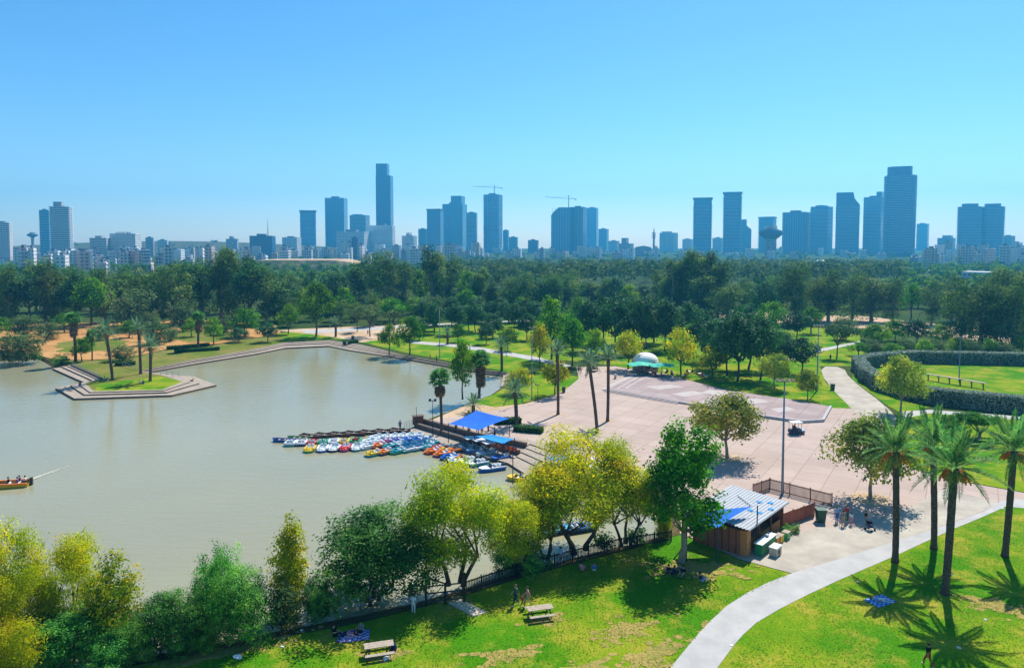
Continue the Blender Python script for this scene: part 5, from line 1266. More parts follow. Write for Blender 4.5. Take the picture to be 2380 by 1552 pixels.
M['leaf_box'] = leafmat('box_leaf', (.02,.075,.012), (.055,.15,.02), None, .25, .45, .4, ovar=.1)
hedge('clipped_hedge', [(2500,850),(2380,848),(2241,845),(2125,843),(2045,848),(1994,858),(2014,886),(2044,905),(2100,923),(2156,936),(2260,948),(2380,960),(2560,980)], 2.6, 2.9, 'tall silver-green clipped hedge curving round the playing lawn', 'leaf_silver', 55, .30)
for pts, lab in (([(388,812),(486,804)], 'long low box hedge behind the island lawn'), ([(405,820),(510,813)], 'low box hedge in front of the long one'), ([(268,850),(314,848)], 'short box hedge beside the slanting island palm'), ([(1152,985),(1210,982)], 'low hedge in the planter beside the blue-green palm'), ([(1196,1000),(1262,1006)], 'low rounded planter hedge at the terrace corner'), ([(800,800),(830,796)], 'small hedge by the far steps'), ([(2000,795),(2120,800)], 'dry brown low hedge below the eucalyptus row')):
    hedge('box_hedge', pts, 1.6, .85, lab, 'leaf_box' if 'dry' not in lab else 'leaf_grey', 40, .26)

# ------------------------------------------------------------------ boats
def outline(L, W_, n=10, bow=.45):
    pts = []
    for k in range(n+1):
        t = k/n; x = L*(t-.5); w_ = W_/2*(1 if t < 1-bow else math.sqrt(max(0, 1-((t-(1-bow))/bow)**2.2))); pts.append((x, w_))
    return [(x, -w_) for x, w_ in pts]+[(x, w_) for x, w_ in reversed(pts) if w_ > 1e-4]
def hull_mesh(L, W_, d, up, bow=.45, taper=.75):
    lo = outline(L*.94, W_*taper, 10, bow); hi = outline(L, W_, 10, bow); n = len(hi); mb = MB()
    lo = [lo[min(k, len(lo)-1)] for k in range(n)]
    mb.v = [(x, y, -d) for x, y in lo]+[(x, y, up+(.18*max(0, x/L*2)**2 if up > .3 else 0)) for x, y in hi]
    for k in range(n): mb.f.append((k, (k+1) % n, n+(k+1) % n, n+k)); mb.m.append(0)
    mb.f.append(tuple(range(n-1, -1, -1))); mb.m.append(0)
    return mb
def make_pedal_boat():
    e = empty('pedal_boat', (0,0,0)); L, W_ = 2.7, 1.6
    hull_mesh(L, W_, .3, .3, .3, .8).build('hull', PAINT['navy'], e)
    mb = MB(); mb.prism(outline(L*.985, W_*.97, 10, .3), .28, .34)
    for s in (-1, 1): mb.box(-1.15, .75, s*.66-.12, s*.66+.12, .341, .56)
    mb.box(-1.28, -1.0, -.5, .5, .341, .50); mb.build('deck', PAINT['white'], e)
    mb = MB(); mb.v = [(.55,-.52,.345),(1.15,-.3,.345),(1.15,.3,.345),(.55,.52,.345),(.6,-.4,.66),(.95,-.2,.52),(.95,.2,.52),(.6,.4,.66)]
    for f in ((0,3,2,1),(4,5,6,7),(0,1,5,4),(1,2,6,5),(2,3,7,6),(3,0,4,7)): mb.f.append(f); mb.m.append(0)
    mb.build('bow_cover', PAINT['white'], e)
    for s in (-1, 1):
        mb = MB(); mb.box(-.7, -.25, s*.27-.2, s*.27+.2, .342, .52); mb.box(-.86, -.71, s*.27-.2, s*.27+.2, .343, .86); mb.build('seat', PAINT['white'], e)
    MB().tube([(-.98, 0, .4), (-.98, 0, .75)], .04, 6).build('rudder_lever', M['dark'], e)
    return e
pb = make_pedal_boat(); PB_FIRST = [True]
GB = 'pedal boats moored at the dock'
SRC = 1/1.0655
def pedal(sx, sy, rz, deck, hull='navy', seat=None, label=None, lab2=''):
    p = P(sx*SRC, sy*SRC, WZ)
    o = pb if PB_FIRST[0] else copy_tree(pb); PB_FIRST[0] = False
    o.location = (p.x, p.y, WZ); o.rotation_euler = (0, 0, R(rz+rnd.uniform(-6, 6)))
    seat = seat or ('white' if deck != 'white' else 'pale')
    for ch in o.children:
        k = ch.name.split('.')[0]
        if k == 'hull': slot(ch, 0, PAINT[hull])
        elif k in ('deck', 'bow_cover'): slot(ch, 0, PAINT[deck])
        elif k == 'seat': slot(ch, 0, PAINT[seat])
    cn = lambda c: {'navy': 'dark blue', 'pale': 'pale blue'}.get(c, c)
    tag(o, '%s pedal boat with %s hull, %s' % (cn(deck), cn(hull), lab2), 'pedal boat', GB)
r1 = 'in the back row beside the rowing boats'
for x, d, h_, s in ((721,'white','teal','pale'),(748,'white','navy','white'),(775,'red','purple','white'),(800,'green','yellow','white'),(827,'white','pale','white'),(853,'yellow','navy','white'),(882,'green','white','red')): pedal(x, 1100-(x-721)*.03, 96, d, h_, s, None, r1)
r1 = 'in the short front row out on the lake'
for x, d, h_ in ((768,'yellow','green'),(799,'white','blue'),(828,'white','navy'),(855,'red','purple'),(884,'white','teal')): pedal(x, 1116-(x-768)*.03, -84, d, h_, None, None, r1)
r1 = 'front rank of the raft'
for x, y, d, h_ in ((924,1127,'yellow','teal'),(953,1123,'orange','navy'),(984,1121,'teal','green'),(1010,1117,'white','teal'),(1034,1113,'white','teal'),(1060,1111,'teal','navy')): pedal(x, y, -138, d, h_, None, None, r1)
r1 = 'second rank of the raft'
for x, y, d, h_ in ((908,1110,'white','pale'),(938,1107,'orange','red'),(966,1108,'teal','blue'),(990,1104,'white','teal'),(1016,1104,'cyan','teal'),(1040,1101,'white','cyan'),(1066,1102,'teal','green')): pedal(x, y, -140, d, h_, None, None, r1)
r1 = 'third rank of the raft'
for x, y, d, h_ in ((912,1098,'white','navy'),(938,1096,'white','purple'),(962,1096,'purple','purple'),(986,1095,'blue','navy'),(1010,1093,'blue','blue'),(1034,1092,'blue','navy'),(1056,1092,'white','teal')): pedal(x, y, -140, d, h_, None, None, r1)
r1 = 'raft rank against the rowing boats'
for x, y, d, h_ in ((930,1088,'white','pale'),(950,1087,'white','pale'),(970,1086,'white','pale'),(990,1085,'white','cyan'),(1010,1084,'white','pale'),(1030,1083,'pale','white')): pedal(x, y, -140, d, h_, None, None, r1)
r1 = 'in the slanting file along the dock'
for x, y, d, h_ in ((1071,1121,'orange','red'),(1086,1113,'red','navy'),(1094,1128,'orange','purple'),(1108,1115,'yellow','purple'),(1112,1136,'blue','navy'),(1128,1118,'orange','navy'),(1130,1142,'white','purple')): pedal(x, y, -150, d, h_, 'red' if x == 1130 else None, None, r1)
# runabouts: larger motor boats with windscreens
def runabout(sx, sy, rz, deck, hull, label, canopy=False, L=3.6):
    p = P(sx*SRC, sy*SRC, WZ); e = empty('motor_boat', p, R(rz), label, 'boat', 'motor boats beside the dock'); W_ = 1.7
    hull_mesh(L, W_, .3, .42, .5, .7).build('hull', PAINT[hull], e)
    mb = MB(); mb.prism([(x, y) for x, y in outline(L*.97, W_*.92, 10, .5) if x > L*.05], .40, .52); mb.box(-L*.47, L*.05, -W_*.46, -W_*.36, .40, .55); mb.box(-L*.47, L*.05, W_*.36, W_*.46, .40, .55); mb.build('deck', PAINT[deck], e)
    MB().box(-L*.46, L*.05, -W_*.35, W_*.35, .05, .1).build('floor', PAINT['pale'], e)
    mb = MB(); mb.quad((L*.05,-.6,.53),(L*.05,.6,.53),(-.05,.5,.85),(-.05,-.5,.85)); mb.build('windscreen', M['glassdk'], e)
    for x in (-.55, -1.15): mb = MB(); mb.box(x, x+.4, -.5, .5, .1, .42); mb.box(x-.1, x, -.5, .5, .1, .78); mb.build('seat', PAINT['white'], e)
    MB().box(-L*.53, -L*.46, -.14, .14, .1, .75).build('outboard_motor', M['dark'], e)
    if canopy:
        MB().box(-L*.42, L*.1, -W_*.46, W_*.46, 1.75, 1.83).build('canopy', PAINT['white'], e)
        for x in (-L*.38, L*.06):
            for y in (-.65, .65): MB().bar((x, y, .45), (x, y, 1.75), .04).build('post', M['galv'], e)
    return e
runabout(1152,1146,-152,'white','cyan','white motor boat with cyan hull behind the two white-nosed boats')
runabout(1178,1152,-152,'white','teal','white-nosed motor boat with teal hull, second from the dock corner')
runabout(1216,1164,-155,'white','blue','white motor boat with blue hull floating apart at the dock corner', L=3.9)
for x, y, lab in ((1156,1114,'teal'),(1178,1119,'blue'),(1203,1126,'white')): runabout(x, y, -150, 'pale', lab, 'flat-canopied motor boat with %s hull tied under the life jacket rack' % lab, True, 3.2)
runabout(1238,1138,-150,'blue','navy','blue motor boat tucked behind the floating white motor boat', L=3.0)
# rowing boats
rb0 = empty('rowing_boat', (0,0,0)); hull_mesh(3.9, 1.25, .22, .4, .42, .6).build('hull', PAINT['brown'], rb0)
mb = MB(); mb.prism(outline(3.5, 1.0, 10, .42), .02, .06); mb.build('floor', M['wood'], rb0)
for x in (-1.1, -.1, .8): MB().box(x, x+.22, -.5, .5, .25, .3).build('thwart', M['wood'], rb0)
mb = MB(); o_ = outline(3.9, 1.25, 10, .42); i_ = outline(3.72, 1.1, 10, .42)
for k in range(len(o_)-1):
    if k < len(i_)-1: mb.quad((*o_[k], .42), (*o_[k+1], .42), (*i_[k+1], .425), (*i_[k], .425))
mb.build('gunwale', M['wood'], rb0)
for k in range(13):
    o = rb0 if k == 0 else copy_tree(rb0); sx = 770+k*18.5; p = P(sx*SRC, (1083-k*1.15)*SRC, WZ); o.location = p; o.rotation_euler = (0, 0, R(14 if k % 2 else -24))
    tag(o, 'dark brown wooden rowing boat in the zigzag line off the dock end', 'rowing boat', 'dark rowing boats')
for sx, sy, c, lab in ((705,1093,'blue','blue rowing boat at the tip of the moored boats'),(742,1088,'green','green rowing boat behind the pedal boats')):
    o = copy_tree(rb0); o.location = P(sx*SRC, sy*SRC, WZ); o.rotation_euler = (0,0,R(176)); tag(o, lab, 'rowing boat'); o['group'] = 'painted rowing boats'
    for ch in o.children:
        if ch.name.startswith('hull'): slot(ch, 0, PAINT[c])
# hidden-shore boats behind the willows
runabout(1440,1312,20,'blue','navy','dark boat with blue cover moored behind the picket fence', L=4.2)
runabout(1375,1318,25,'cyan','navy','dark boat with cyan cover beside the leaning willow trunk', L=4.2)
# small yellow boat with rower
runabout(1278,1188,160,'yellow','yellow','small yellow boat with a boatman coming round the willow', L=2.6)
q = P(1290*SRC, 1190*SRC, WZ); person('seat', (q.x, q.y, WZ-.05), 70, 'blue', 'navy', 'boatman in blue shirt sitting in the small yellow boat')
# speedboat with wake
b0 = P(14, 1131, WZ); sb = empty('speedboat', b0, R(196), 'yellow and orange speedboat with passengers speeding over the lake', 'boat')
hull_mesh(5.4, 1.9, .3, .45, .5, .7).build('hull', PAINT['yellow'], sb); mb = MB(); mb.prism([(x, y) for x, y in outline(5.2, 1.75, 10, .5) if x > .8], .46, .58); mb.build('bow_deck', PAINT['yellow'], sb)
for s in (-1, 1): MB().bar((-2.6, s*.9, .45), (1.6, s*.82, .55), .22).build('side_tube', PAINT['orange'], sb)
MB().box(-2.4, .8, -.75, .75, .0, .1).build('floor', M['dark'], sb)
for x in (-1.5, -.4): mb = MB(); mb.box(x, x+.4, -.6, .6, .1, .45); mb.build('seat', PAINT['white'], sb)
MB().box(-2.95, -2.65, -.2, .2, .0, .95).build('outboard_motor', M['dark'], sb)
m4 = Matrix.Translation(b0) @ Matrix.Rotation(R(196), 4, 'Z')
for x, y, c, lab in ((-1.35,.3,'purple','passenger in purple sitting in the speedboat'),(-1.35,-.35,'navy','passenger in navy sitting in the speedboat'),(-.25,.0,'black','driver in black sitting forward in the speedboat'),(-2.1,0,'white','passenger in white at the stern of the speedboat')):
    p = m4 @ Vector((x, y, -.05)); person('seat', p, 286, c, 'navy', lab)
M['foam'] = mat('water_foam', (.50,.49,.38), .6, .15, 3)
mb = MB(); g = random.Random(4); A = P(64,1117,WZ); B = P(185,1073,WZ)
for k in range(420):
    t = g.random()**1.4; c = A.lerp(B, t); sp_ = .5+2.6*t; s = g.uniform(.04, .22)*(1.1-t); off = g.choice((-1,1))*sp_*g.uniform(.15, 1)
    c = c+Vector((off*.35, off, 0)); z = WZ+.012+.05*(1-t)*g.random(); mb.quad((c.x-s*1.8, c.y-s*.5, z), (c.x+s*1.2, c.y-s*.6, z), (c.x+s*1.9, c.y+s*.4, z+.02), (c.x-s, c.y+s*.6, z))
tag(mb.build('wake_foam', M['foam']), 'pale foam wake trailing behind the yellow and orange speedboat', 'foam', kind='stuff')
# ------------------------------------------------------------------ stage on the square
SG = [(1409,908),(1474,873.5),(1545,871),(1690,911),(1830,930),(1904,943),(1931,948),(1913,980),(1860,983),(1779,971),(1580,937)]
sp_ = [P(*p) for p in SG]; ctr = sum(sp_, Vector())/len(sp_)
st = empty('stage_platform', ctr, 0, 'broad low paved stage with pale-edged steps on the square', 'stage')
mb = MB(); mb.prism([(p.x-ctr.x, p.y-ctr.y) for p in sp_], -.1, .30); mb.build('platform', M['stage'], st)
for k, (inset, z) in enumerate(((1.0,.12),(.5,.22))):
    a, b, c = sp_[1], sp_[0], sp_[10]
    for u, v_ in ((a, b), (b, c)):
        d = (v_-u).normalized(); nn = Vector((d.y, -d.x, 0)); nn = nn if (u-ctr).dot(nn) > 0 else -nn
        q0 = u-ctr; q1 = v_-ctr; o = inset
        pts = [q0, q1, q1+nn*o, q0+nn*o]; MB().prism([(p.x, p.y) for p in pts], .0, z).build('step', M['stage'], st)
        pts = [q0+nn*(o-.12), q1+nn*(o-.12), q1+nn*(o+.01), q0+nn*(o+.01)]; MB().prism([(p.x, p.y) for p in pts], z+.002, z+.012).build('tread_edge', M['tread'], st)
for u, v_ in ((sp_[1], sp_[0]), (sp_[0], sp_[10])):
    d = (v_-u).normalized(); nn = Vector((d.y, -d.x, 0)); nn = nn if (u-ctr).dot(nn) > 0 else -nn
    for o in (0, -1.6, -3.0):
        q0 = u-ctr+nn*(o-.14); q1 = v_-ctr+nn*(o-.14); sh = d*abs(o); q0 = q0+sh; q1 = q1-sh
        MB().prism([(p.x, p.y) for p in (q0, q1, q1+nn*.14, q0+nn*.14)], .302, .312).build('tread_edge', M['tread'], st)
for a, b in ((10, 9), (9, 8), (8, 7), (7, 6)):
    d = (sp_[b]-sp_[a]).normalized(); L = (sp_[b]-sp_[a]).length; n = max(1, int(L/3))
    for k in range(n):
        m4 = Matrix.Translation(sp_[a]-ctr+d*(L*k/n)) @ Matrix.Rotation(math.atan2(d.y, d.x), 4, 'Z'); MB().box(.02, L/n-.02, -.2, .2, -.05, .46 if a != 10 else .36, m4).build('kerb_block', M['kerb'], st)
for pts in ([(1500,898),(1560,893),(1590,899),(1530,905)], [(1560,915),(1610,908),(1640,914),(1590,922)], [(1650,905),(1700,912),(1670,920),(1630,912)], [(1700,930),(1760,926),(1790,934),(1730,940)], [(1620,932),(1660,926),(1680,932),(1640,938)], [(1790,950),(1830,945),(1850,952),(1810,958)]):
    pp = [P(x, y, .302)-ctr for x, y in pts]; MB().prism([(p.x, p.y) for p in pp], .302, .308).build('pale_slab', M['slab_pale'], st)

# ------------------------------------------------------------------ domed kiosk with terrace
kc = P(1500, 862); ko = empty('domed_kiosk', kc, 0, 'round kiosk with a white plaster dome beside the square', 'kiosk')
MB().lathe([(3.0,0),(3.0,2.1),(3.2,2.12),(3.2,2.35)], 24).build('wall', M['kioskwall'], ko, smooth=False)
pr_ = [(3.05,2.3)]+[(3.0*math.cos(R(a)), 2.35+2.0*math.sin(R(a))) for a in range(0, 91, 10)]; MB().lathe(pr_, 24).build('dome', M['whitedome'], ko, smooth=True)
for k in range(4): a = R(200+k*35); MB().box(-.5,.5,-.06,.06,.9,1.9, Matrix.Translation((3.0*math.cos(a), 3.0*math.sin(a), 0)) @ Matrix.Rotation(a+R(90), 4, 'Z')).build('hatch', M['glassdk'], ko)
for x, y, r, lab in ((-2.2,-5.2,3.0,'turquoise wavy awning beside the kiosk, wider of two'),(2.4,-6.6,2.9,'turquoise wavy awning over the tables, smaller of two')):
    e = empty('awning', kc+Vector((x, y, 0)), 0, lab, 'awning'); mb = MB(); n = 24; mb.v = [(0,0,3.1)]
    for rr, zz in ((.5,2.85),(1.0,2.5)):
        for k in range(n): a = 2*math.pi*k/n; mb.v.append((r*rr*math.cos(a), r*.8*rr*math.sin(a), zz+.16*rr*math.cos(4*a)))
    for k in range(n): mb.f.append((0, 1+k, 1+(k+1) % n)); mb.f.append((1+k, 1+n+k, 1+n+(k+1) % n, 1+(k+1) % n)); mb.m += [0, 0]
    mb.build('cloth', M['turq'], e, smooth=True); MB().tube([(0,0,0),(0,0,3.1)], .06, 6).build('pole', M['galv'], e); MB().lathe([(0,0),(.4,0),(.35,.12),(0,.14)], 10).build('foot', M['dark'], e)
# cafe tables and chairs on the terrace
tb0 = empty('cafe_table', (0,0,0)); MB().lathe([(0,.74),(.45,.74),(.45,.70),(0,.70)], 12).build('top', M['white'], tb0); MB().tube([(0,0,0),(0,0,.70)], .04, 6).build('stem', M['dark'], tb0); MB().lathe([(.26,0),(.2,.05),(0,.06)], 8).build('foot', M['dark'], tb0)
ch0 = empty('cafe_chair', (0,0,0)); MB().box(-.22,.22,-.22,.22,.43,.47).build('seat', CLOTH['red'], ch0); MB().box(-.22,.22,.2,.24,.5,.9).build('backrest', CLOTH['red'], ch0)
for x in (-.19,.19):
    for y in (-.19,.19): MB().bar((x,y,0),(x,y,.43),.03).build('leg', M['dark'], ch0)
ft = True; pi_ = 0
for k in range(9):
    p = P(1490+k*19+rnd.uniform(-4,4), 867+(k%3)*5+k*.4)
    t_ = tb0 if ft else copy_tree(tb0); t_.location = p; tag(t_, 'round white cafe table on the shaded terrace by the dome', 'table', 'terrace tables')
    for j in range(3):
        a = 2.1*j+k; c_ = ch0 if (ft and j == 0) else copy_tree(ch0); c_.location = p+Vector((.75*math.cos(a), .75*math.sin(a), 0)); c_.rotation_euler = (0,0,a-R(90)); tag(c_, 'red cafe chair at a round table on the terrace by the dome', 'chair', 'terrace chairs')
        if (k+j) % 2 == 0:
            sc_ = ('white','blue','red','black','pink','grey')[pi_ % 6]; tr_ = ('navy','khaki','black')[pi_ % 3]; pi_ += 1
            person('seat', c_.location+Vector((0,0,-.02)), math.degrees(a)-90, sc_, tr_, 'guest in %s top and %s trousers seated at a terrace table by the dome' % (sc_, tr_), 'terrace guests', 1, pi_ % 3, pi_ % 3)
    ft = False
cr = empty('horse_cart', P(1382, 862), R(80), 'small dark covered cart standing by the palm behind the square', 'cart')
MB().box(-.9,.9,-.6,.6,.5,1.2).build('body', M['brown'], cr); MB().box(-.95,.95,-.65,.65,2.0,2.1).build('roof', M['dark'], cr)
for x in (-.6,.6):
    for y in (-.66,.66): MB().tube([(x,y-.04,.4),(x,y+.04,.4)], .4, 10).build('wheel', M['black'], cr); MB().bar((x*1.4,y*.9,1.2),(x*1.4,y*.9,2.0),.05).build('post', M['dark'], cr)

# ------------------------------------------------------------------ golf cart
gc = empty('golf_cart', P(1851, 1008), R(4), 'white-roofed golf cart parked on the square beside the stage', 'golf cart')
MB().box(-1.15,.55,-.58,.58,.28,.55).build('chassis', M['navy'], gc); mb = MB(); mb.box(.56,1.15,-.55,.55,.3,.72); mb.box(.45,.62,-.5,.5,.72,1.0); mb.build('front_cowl', PAINT['pale'], gc)
mb = MB(); mb.box(-.35,.1,-.5,.5,.55,.85); mb.box(-.45,-.34,-.5,.5,.6,1.3); mb.build('seat', M['dark'], gc); MB().box(-1.1,-.5,-.52,.52,.55,.8).build('cargo_box', M['dark'], gc)
MB().box(-1.0,.75,-.62,.62,1.85,1.93).build('roof', M['white'], gc)
for x, x2 in ((-.95,-.95),(.62,.5)):
    for y in (-.54,.54): MB().bar((x,y,.6),(x2,y,1.85),.045).build('post', M['dark'], gc)
for x in (-.75,.78):
    for y in (-.56,.56):
        wl = MB().tube([(x,y-.09,.25),(x,y+.09,.25)], .25, 12).build('wheel', M['black'], gc); MB().tube([(x,y-.1,.25),(x,y+.1,.25)], .12, 8).build('rim', M['galv'], wl)
person('seat', P(1848, 1008)+Vector((0,.1,.33)), 94, 'navy', 'black', 'driver in navy sitting in the golf cart')

# ------------------------------------------------------------------ bins, benches, picnic tables
def bin_(px, py, label, h=1.1, w_=.62, m='dkgreen', group=None):
    e = empty('waste_bin', P(px, py), rnd.uniform(-.3,.3), label, 'bin', group)
    mb = MB(); s = w_/2; mb.v = [(-s*.8,-s*.8,.08),(s*.8,-s*.8,.08),(s*.8,s*.8,.08),(-s*.8,s*.8,.08),(-s,-s,h),(s,-s,h),(s,s,h),(-s,s,h)]
    for f in ((0,3,2,1),(4,5,6,7),(0,1,5,4),(1,2,6,5),(2,3,7,6),(3,0,4,7)): mb.f.append(f); mb.m.append(0)
    mb.build('body', M[m], e); MB().box(-s*1.08,s*1.08,-s*1.1,s*1.1,h+.002,h+.08).build('lid', M[m], e)
    for y in (-s*.7, s*.7): MB().tube([(-s*.5,y-.03,.1),(-s*.5,y+.03,.1)], .1, 8).build('wheel', M['black'], e)
bin_(1907, 1212, 'large dark green wheeled bin at the cafe yard corner', 1.35, .95)
bin_(1935, 906, 'green waste bin on the lawn beside the pale path', 1.2, .8, 'dkgreen')
bin_(1310, 912, 'dark green waste bin at the edge of the shore lawn', 1.1, .7)
bin_(1430, 880, 'small white waste bin on the shore lawn corner', .9, .5, 'beige')
bin_(1165, 795, 'green waste bin on the far lawn', 1.2, .8)
bin_(820, 790, 'brown waste bin by the far steps', 1.2, .7, 'brown')
def picnic(px, py, rz, label):
    e = empty('picnic_table', P(px, py), R(rz), label, 'picnic table')
    for k in range(4): MB().box(-1.05,1.05,-.38+k*.193,-.38+k*.193+.18,.72,.765+.004*(k%2)).build('top_plank', M['wood'], e)
    for s in (-1, 1):
        for k in range(2): MB().box(-1.05,1.05,s*.78-.15+k*.155,s*.78-.15+k*.155+.14,.42,.46).build('bench_plank', M['wood'], e)
        for x in (-.75,.75): MB().bar((x,s*.68,0),(x,s*.16,.72),.09,.05).build('leg', M['brown'], e)
    for x in (-.75,.75): MB().bar((x+.05,-.88,.40),(x+.05,.88,.40),.05,.08).build('crossbeam', M['brown'], e)
picnic(1255, 1432, 14, 'weathered picnic table on bare earth near the walking couple')
picnic(881, 1520, 15, 'weathered picnic table with a bag at its end and litter below')
bg_ = empty('backpack', P(912,1512)+Vector((.1,0,.46)), .3, 'dark backpack resting on the picnic table bench', 'backpack'); MB().tube([(0,0,-.44),(0,0,-.2),(0,0,.05),(0,0,.12)],[.2,.24,.2,.1],8).build('pack', CLOTH['navy'], bg_, smooth=True); MB().tube([(0,-.22,-.3),(0,-.27,-.2)],[.1,.12],6).build('pocket', CLOTH['black'], bg_)
def litter(px, py, label, s=.3, m='white', group='scraps of litter on the lawn'):
    g = random.Random(int(px*7+py)); e = empty('plastic_bag', P(px, py), g.random()*6, label, 'litter', group); mb = MB(); n = 8
    for i_ in range(4):
        for j_ in range(n): a = 6.283*j_/n; r = s*(.9,1,.7,.2)[i_]*g.uniform(.6,1.2); mb.v.append((r*math.cos(a), r*.8*math.sin(a), (.03,.09,.17,.22)[i_]*s*3))
    for i_ in range(3):
        for j_ in range(n): a = i_*n+j_; b = i_*n+(j_+1)%n; mb.f.append((a,b,b+n,a+n)); mb.m.append(0)
    mb.f.append(tuple(3*n+k for k in range(n))); mb.m.append(0); mb.build('film', M[m], e)
litter(898, 1531, 'crumpled white plastic bag under the picnic table', .32, 'white', None)
litter(553, 1528, 'white plastic bags lying beside the blue-green shrub', .38, 'white', None)
for p in ((1993,1352),(2228,1505),(2290,1440),(2330,1182),(2210,1335),(700,1465),(655,1503),(1700,1500)): litter(p[0], p[1], 'small white scrap of litter on the lawn', .16)
# long narrow canopy bench on the playing lawn
a = P(2153,882); b = P(2290,905); d = (b-a); L = d.length; e = empty('bench_shelter', a, math.atan2(d.y, d.x), 'long narrow timber beam shelter on posts on the playing lawn', 'shelter')
for k in range(8): MB().box(L*k/8+.02, L*(k+1)/8-.02, -.45, .45, 1.25, 1.36).build('plank', M['wood'], e)
for k in range(6): MB().box(.4+(L-.8)*k/5-.08, .4+(L-.8)*k/5+.08, -.1, .1, -.1, 1.25).build('post', M['brown'], e); MB().bar((.4+(L-.8)*k/5-.5,0,1.2),(.4+(L-.8)*k/5,0,.7),.06).build('brace', M['brown'], e)
# stone slab path by the wooden gate
sl = empty('slab_walk', P(1085,1415), 0, 'short pale slab walk leading from the wooden gate onto the lawn', 'path'); o0 = sl.location.copy()
Q0, Q1, Q2, Q3 = P(1068,1392), P(1041,1402), P(1102,1434), P(1133,1423)
for k in range(5):
    t0, t1 = k/5+.01, (k+1)/5-.01; pts = [Q0.lerp(Q3,t0), Q1.lerp(Q2,t0), Q1.lerp(Q2,t1), Q0.lerp(Q3,t1)]; MB().prism([(p.x-o0.x, p.y-o0.y) for p in pts], -.02, .07).build('slab', M['beige'], sl)
gt = empty('wooden_gate', P(990,1408), R(12), 'dark timber gate frame with cross braces at the lake fence', 'gate')
for x in (0, 1.6, 3.2): MB().box(x-.09,x+.09,-.09,.09,0,2.5 if x != 1.6 else 1.8).build('post', M['black'], gt)
for x in (0.1, 1.7):
    for z in (.3, 1.0, 1.6): MB().box(x,x+1.4,-.03,.03,z,z+.1).build('rail', M['dark'], gt)
    MB().bar((x,.04,.3),(x+1.4,.04,1.65),.08,.03).build('brace', M['dark'], gt)
MB().bar((0,0,2.45),(1.5,.2,1.7),.1).build('strut', M['black'], gt)
# island railing and far objects
def railing(pts, z0, label, h=1.0):
    ps = [P(x, y, z0) for x, y in pts]; e = empty('railing', ps[0], 0, label, 'railing'); o0 = ps[0]
    for a, b in zip(ps[:-1], ps[1:]):
        n = max(1, int((b-a).length/1.8))
        for k in range(n+1): p = a.lerp(b, k/n)-o0; MB().bar(p, p+Vector((0,0,h)), .06).build('post', M['galv'], e)
        for z in (.45, h): MB().bar(a-o0+Vector((0,0,z)), b-o0+Vector((0,0,z)), .05).build('rail', M['galv'], e)
railing([(374,872),(416,876)], 0, 'pale steel railing at the end of the island lawn')
railing([(168,849),(232,878)], 0, 'green-grey railing on top of the island retaining wall', .8)
railing([(322,862),(285,851)], 0, 'pale steel railing beside the island path')
wl = empty('retaining_wall', P(166,850), 0, 'dark retaining wall below the island railing', 'wall'); o0 = wl.location.copy(); a = P(166,850)-o0; b = P(237,881.5)-o0; d = (b-a).normalized(); L = (b-a).length
for k in range(9): MB().box(L*k/9+.02, L*(k+1)/9-.02, -.18, .18, -.5, .35, Matrix.Translation(a) @ Matrix.Rotation(math.atan2(d.y,d.x),4,'Z')).build('stone_block', M['stone_dk'], wl)

# ------------------------------------------------------------------ people around the park
person('stand', P(1945,1214), 200, 'sky', 'blue', 'man in pale blue shirt and blue shorts heading the group by the bin', s=1.02, shoes='black')
person('stand', P(1960,1222), 150, 'grey', 'khaki', 'person in grey patterned top and khaki trousers in the group by the bin', skin=1)
person('stand', P(1968,1213), 20, 'red', 'green', 'tall person in dark red top standing inside the group by the bin', s=1.1, hair=1)
person('stand', P(1978,1220), 120, 'white', 'pink', 'child in white top and pink shorts at the edge of the group', s=.8, shoes='white')
person('push', P(2012,1222), 40, 'black', 'grey', 'person in black pushing a stroller out of the tree shadow', hair=0)
so = empty('baby_stroller', P(2021,1230)+Vector((-.1,-.25,0)), R(30), 'dark striped baby stroller pushed over the concrete', 'stroller')
mb = MB(); mb.box(-.24,.24,-.3,.2,.4,.5); mb.bar((0,.2,.45),(0,.42,.9),.45,.06); mb.build('seat', CLOTH['navy'], so); mb = MB(); mb.lathe([(.0,1.05),(.2,1.0),(.3,.8),(.28,.78)], 10); mb.build('hood', CLOTH['black'], so)
for x in (-.27,.27):
    MB().bar((x,-.4,.12),(x,.55,1.0),.03).build('frame_bar', M['galv'], so)
    for y in (-.38,.32): MB().tube([(x-.02,y,.12),(x+.02,y,.12)], .12, 10).build('wheel', M['black'], so)
person('walk', P(1199,1407), 295, 'green', 'navy', 'man in dark green shirt and jeans walking across the lawn', hair=2, s=1.05)
person('walk', P(1226,1408), 280, 'pink', 'khaki', 'woman with long hair in pink top walking beside the man in green', hair=1, s=.97)
person('walk', P(1214,1409), 290, 'red', 'red', 'small child in red walking between the couple on the lawn', s=.6, hair=1)
person('stand', P(955,1400), 180, 'sky', 'pink', 'person in light blue top standing under the edge of the big dark tree', skin=2)
person('stand', P(961,1424), 160, 'white', 'white', 'person in white standing behind the picnickers at the dark tree', skin=1, s=.95)
person('sit', P(778,1478), 60, 'black', 'black', 'person in black sitting in the shade beside the picnic blanket', shoes='black')
person('sit', P(838,1470), 330, 'grey', 'black', 'person in grey sitting on the picnic blanket under the dark tree', skin=1)
person('lie', P(812,1476), 80, 'navy', 'pink', 'person in navy lying on the picnic blanket under the dark tree')
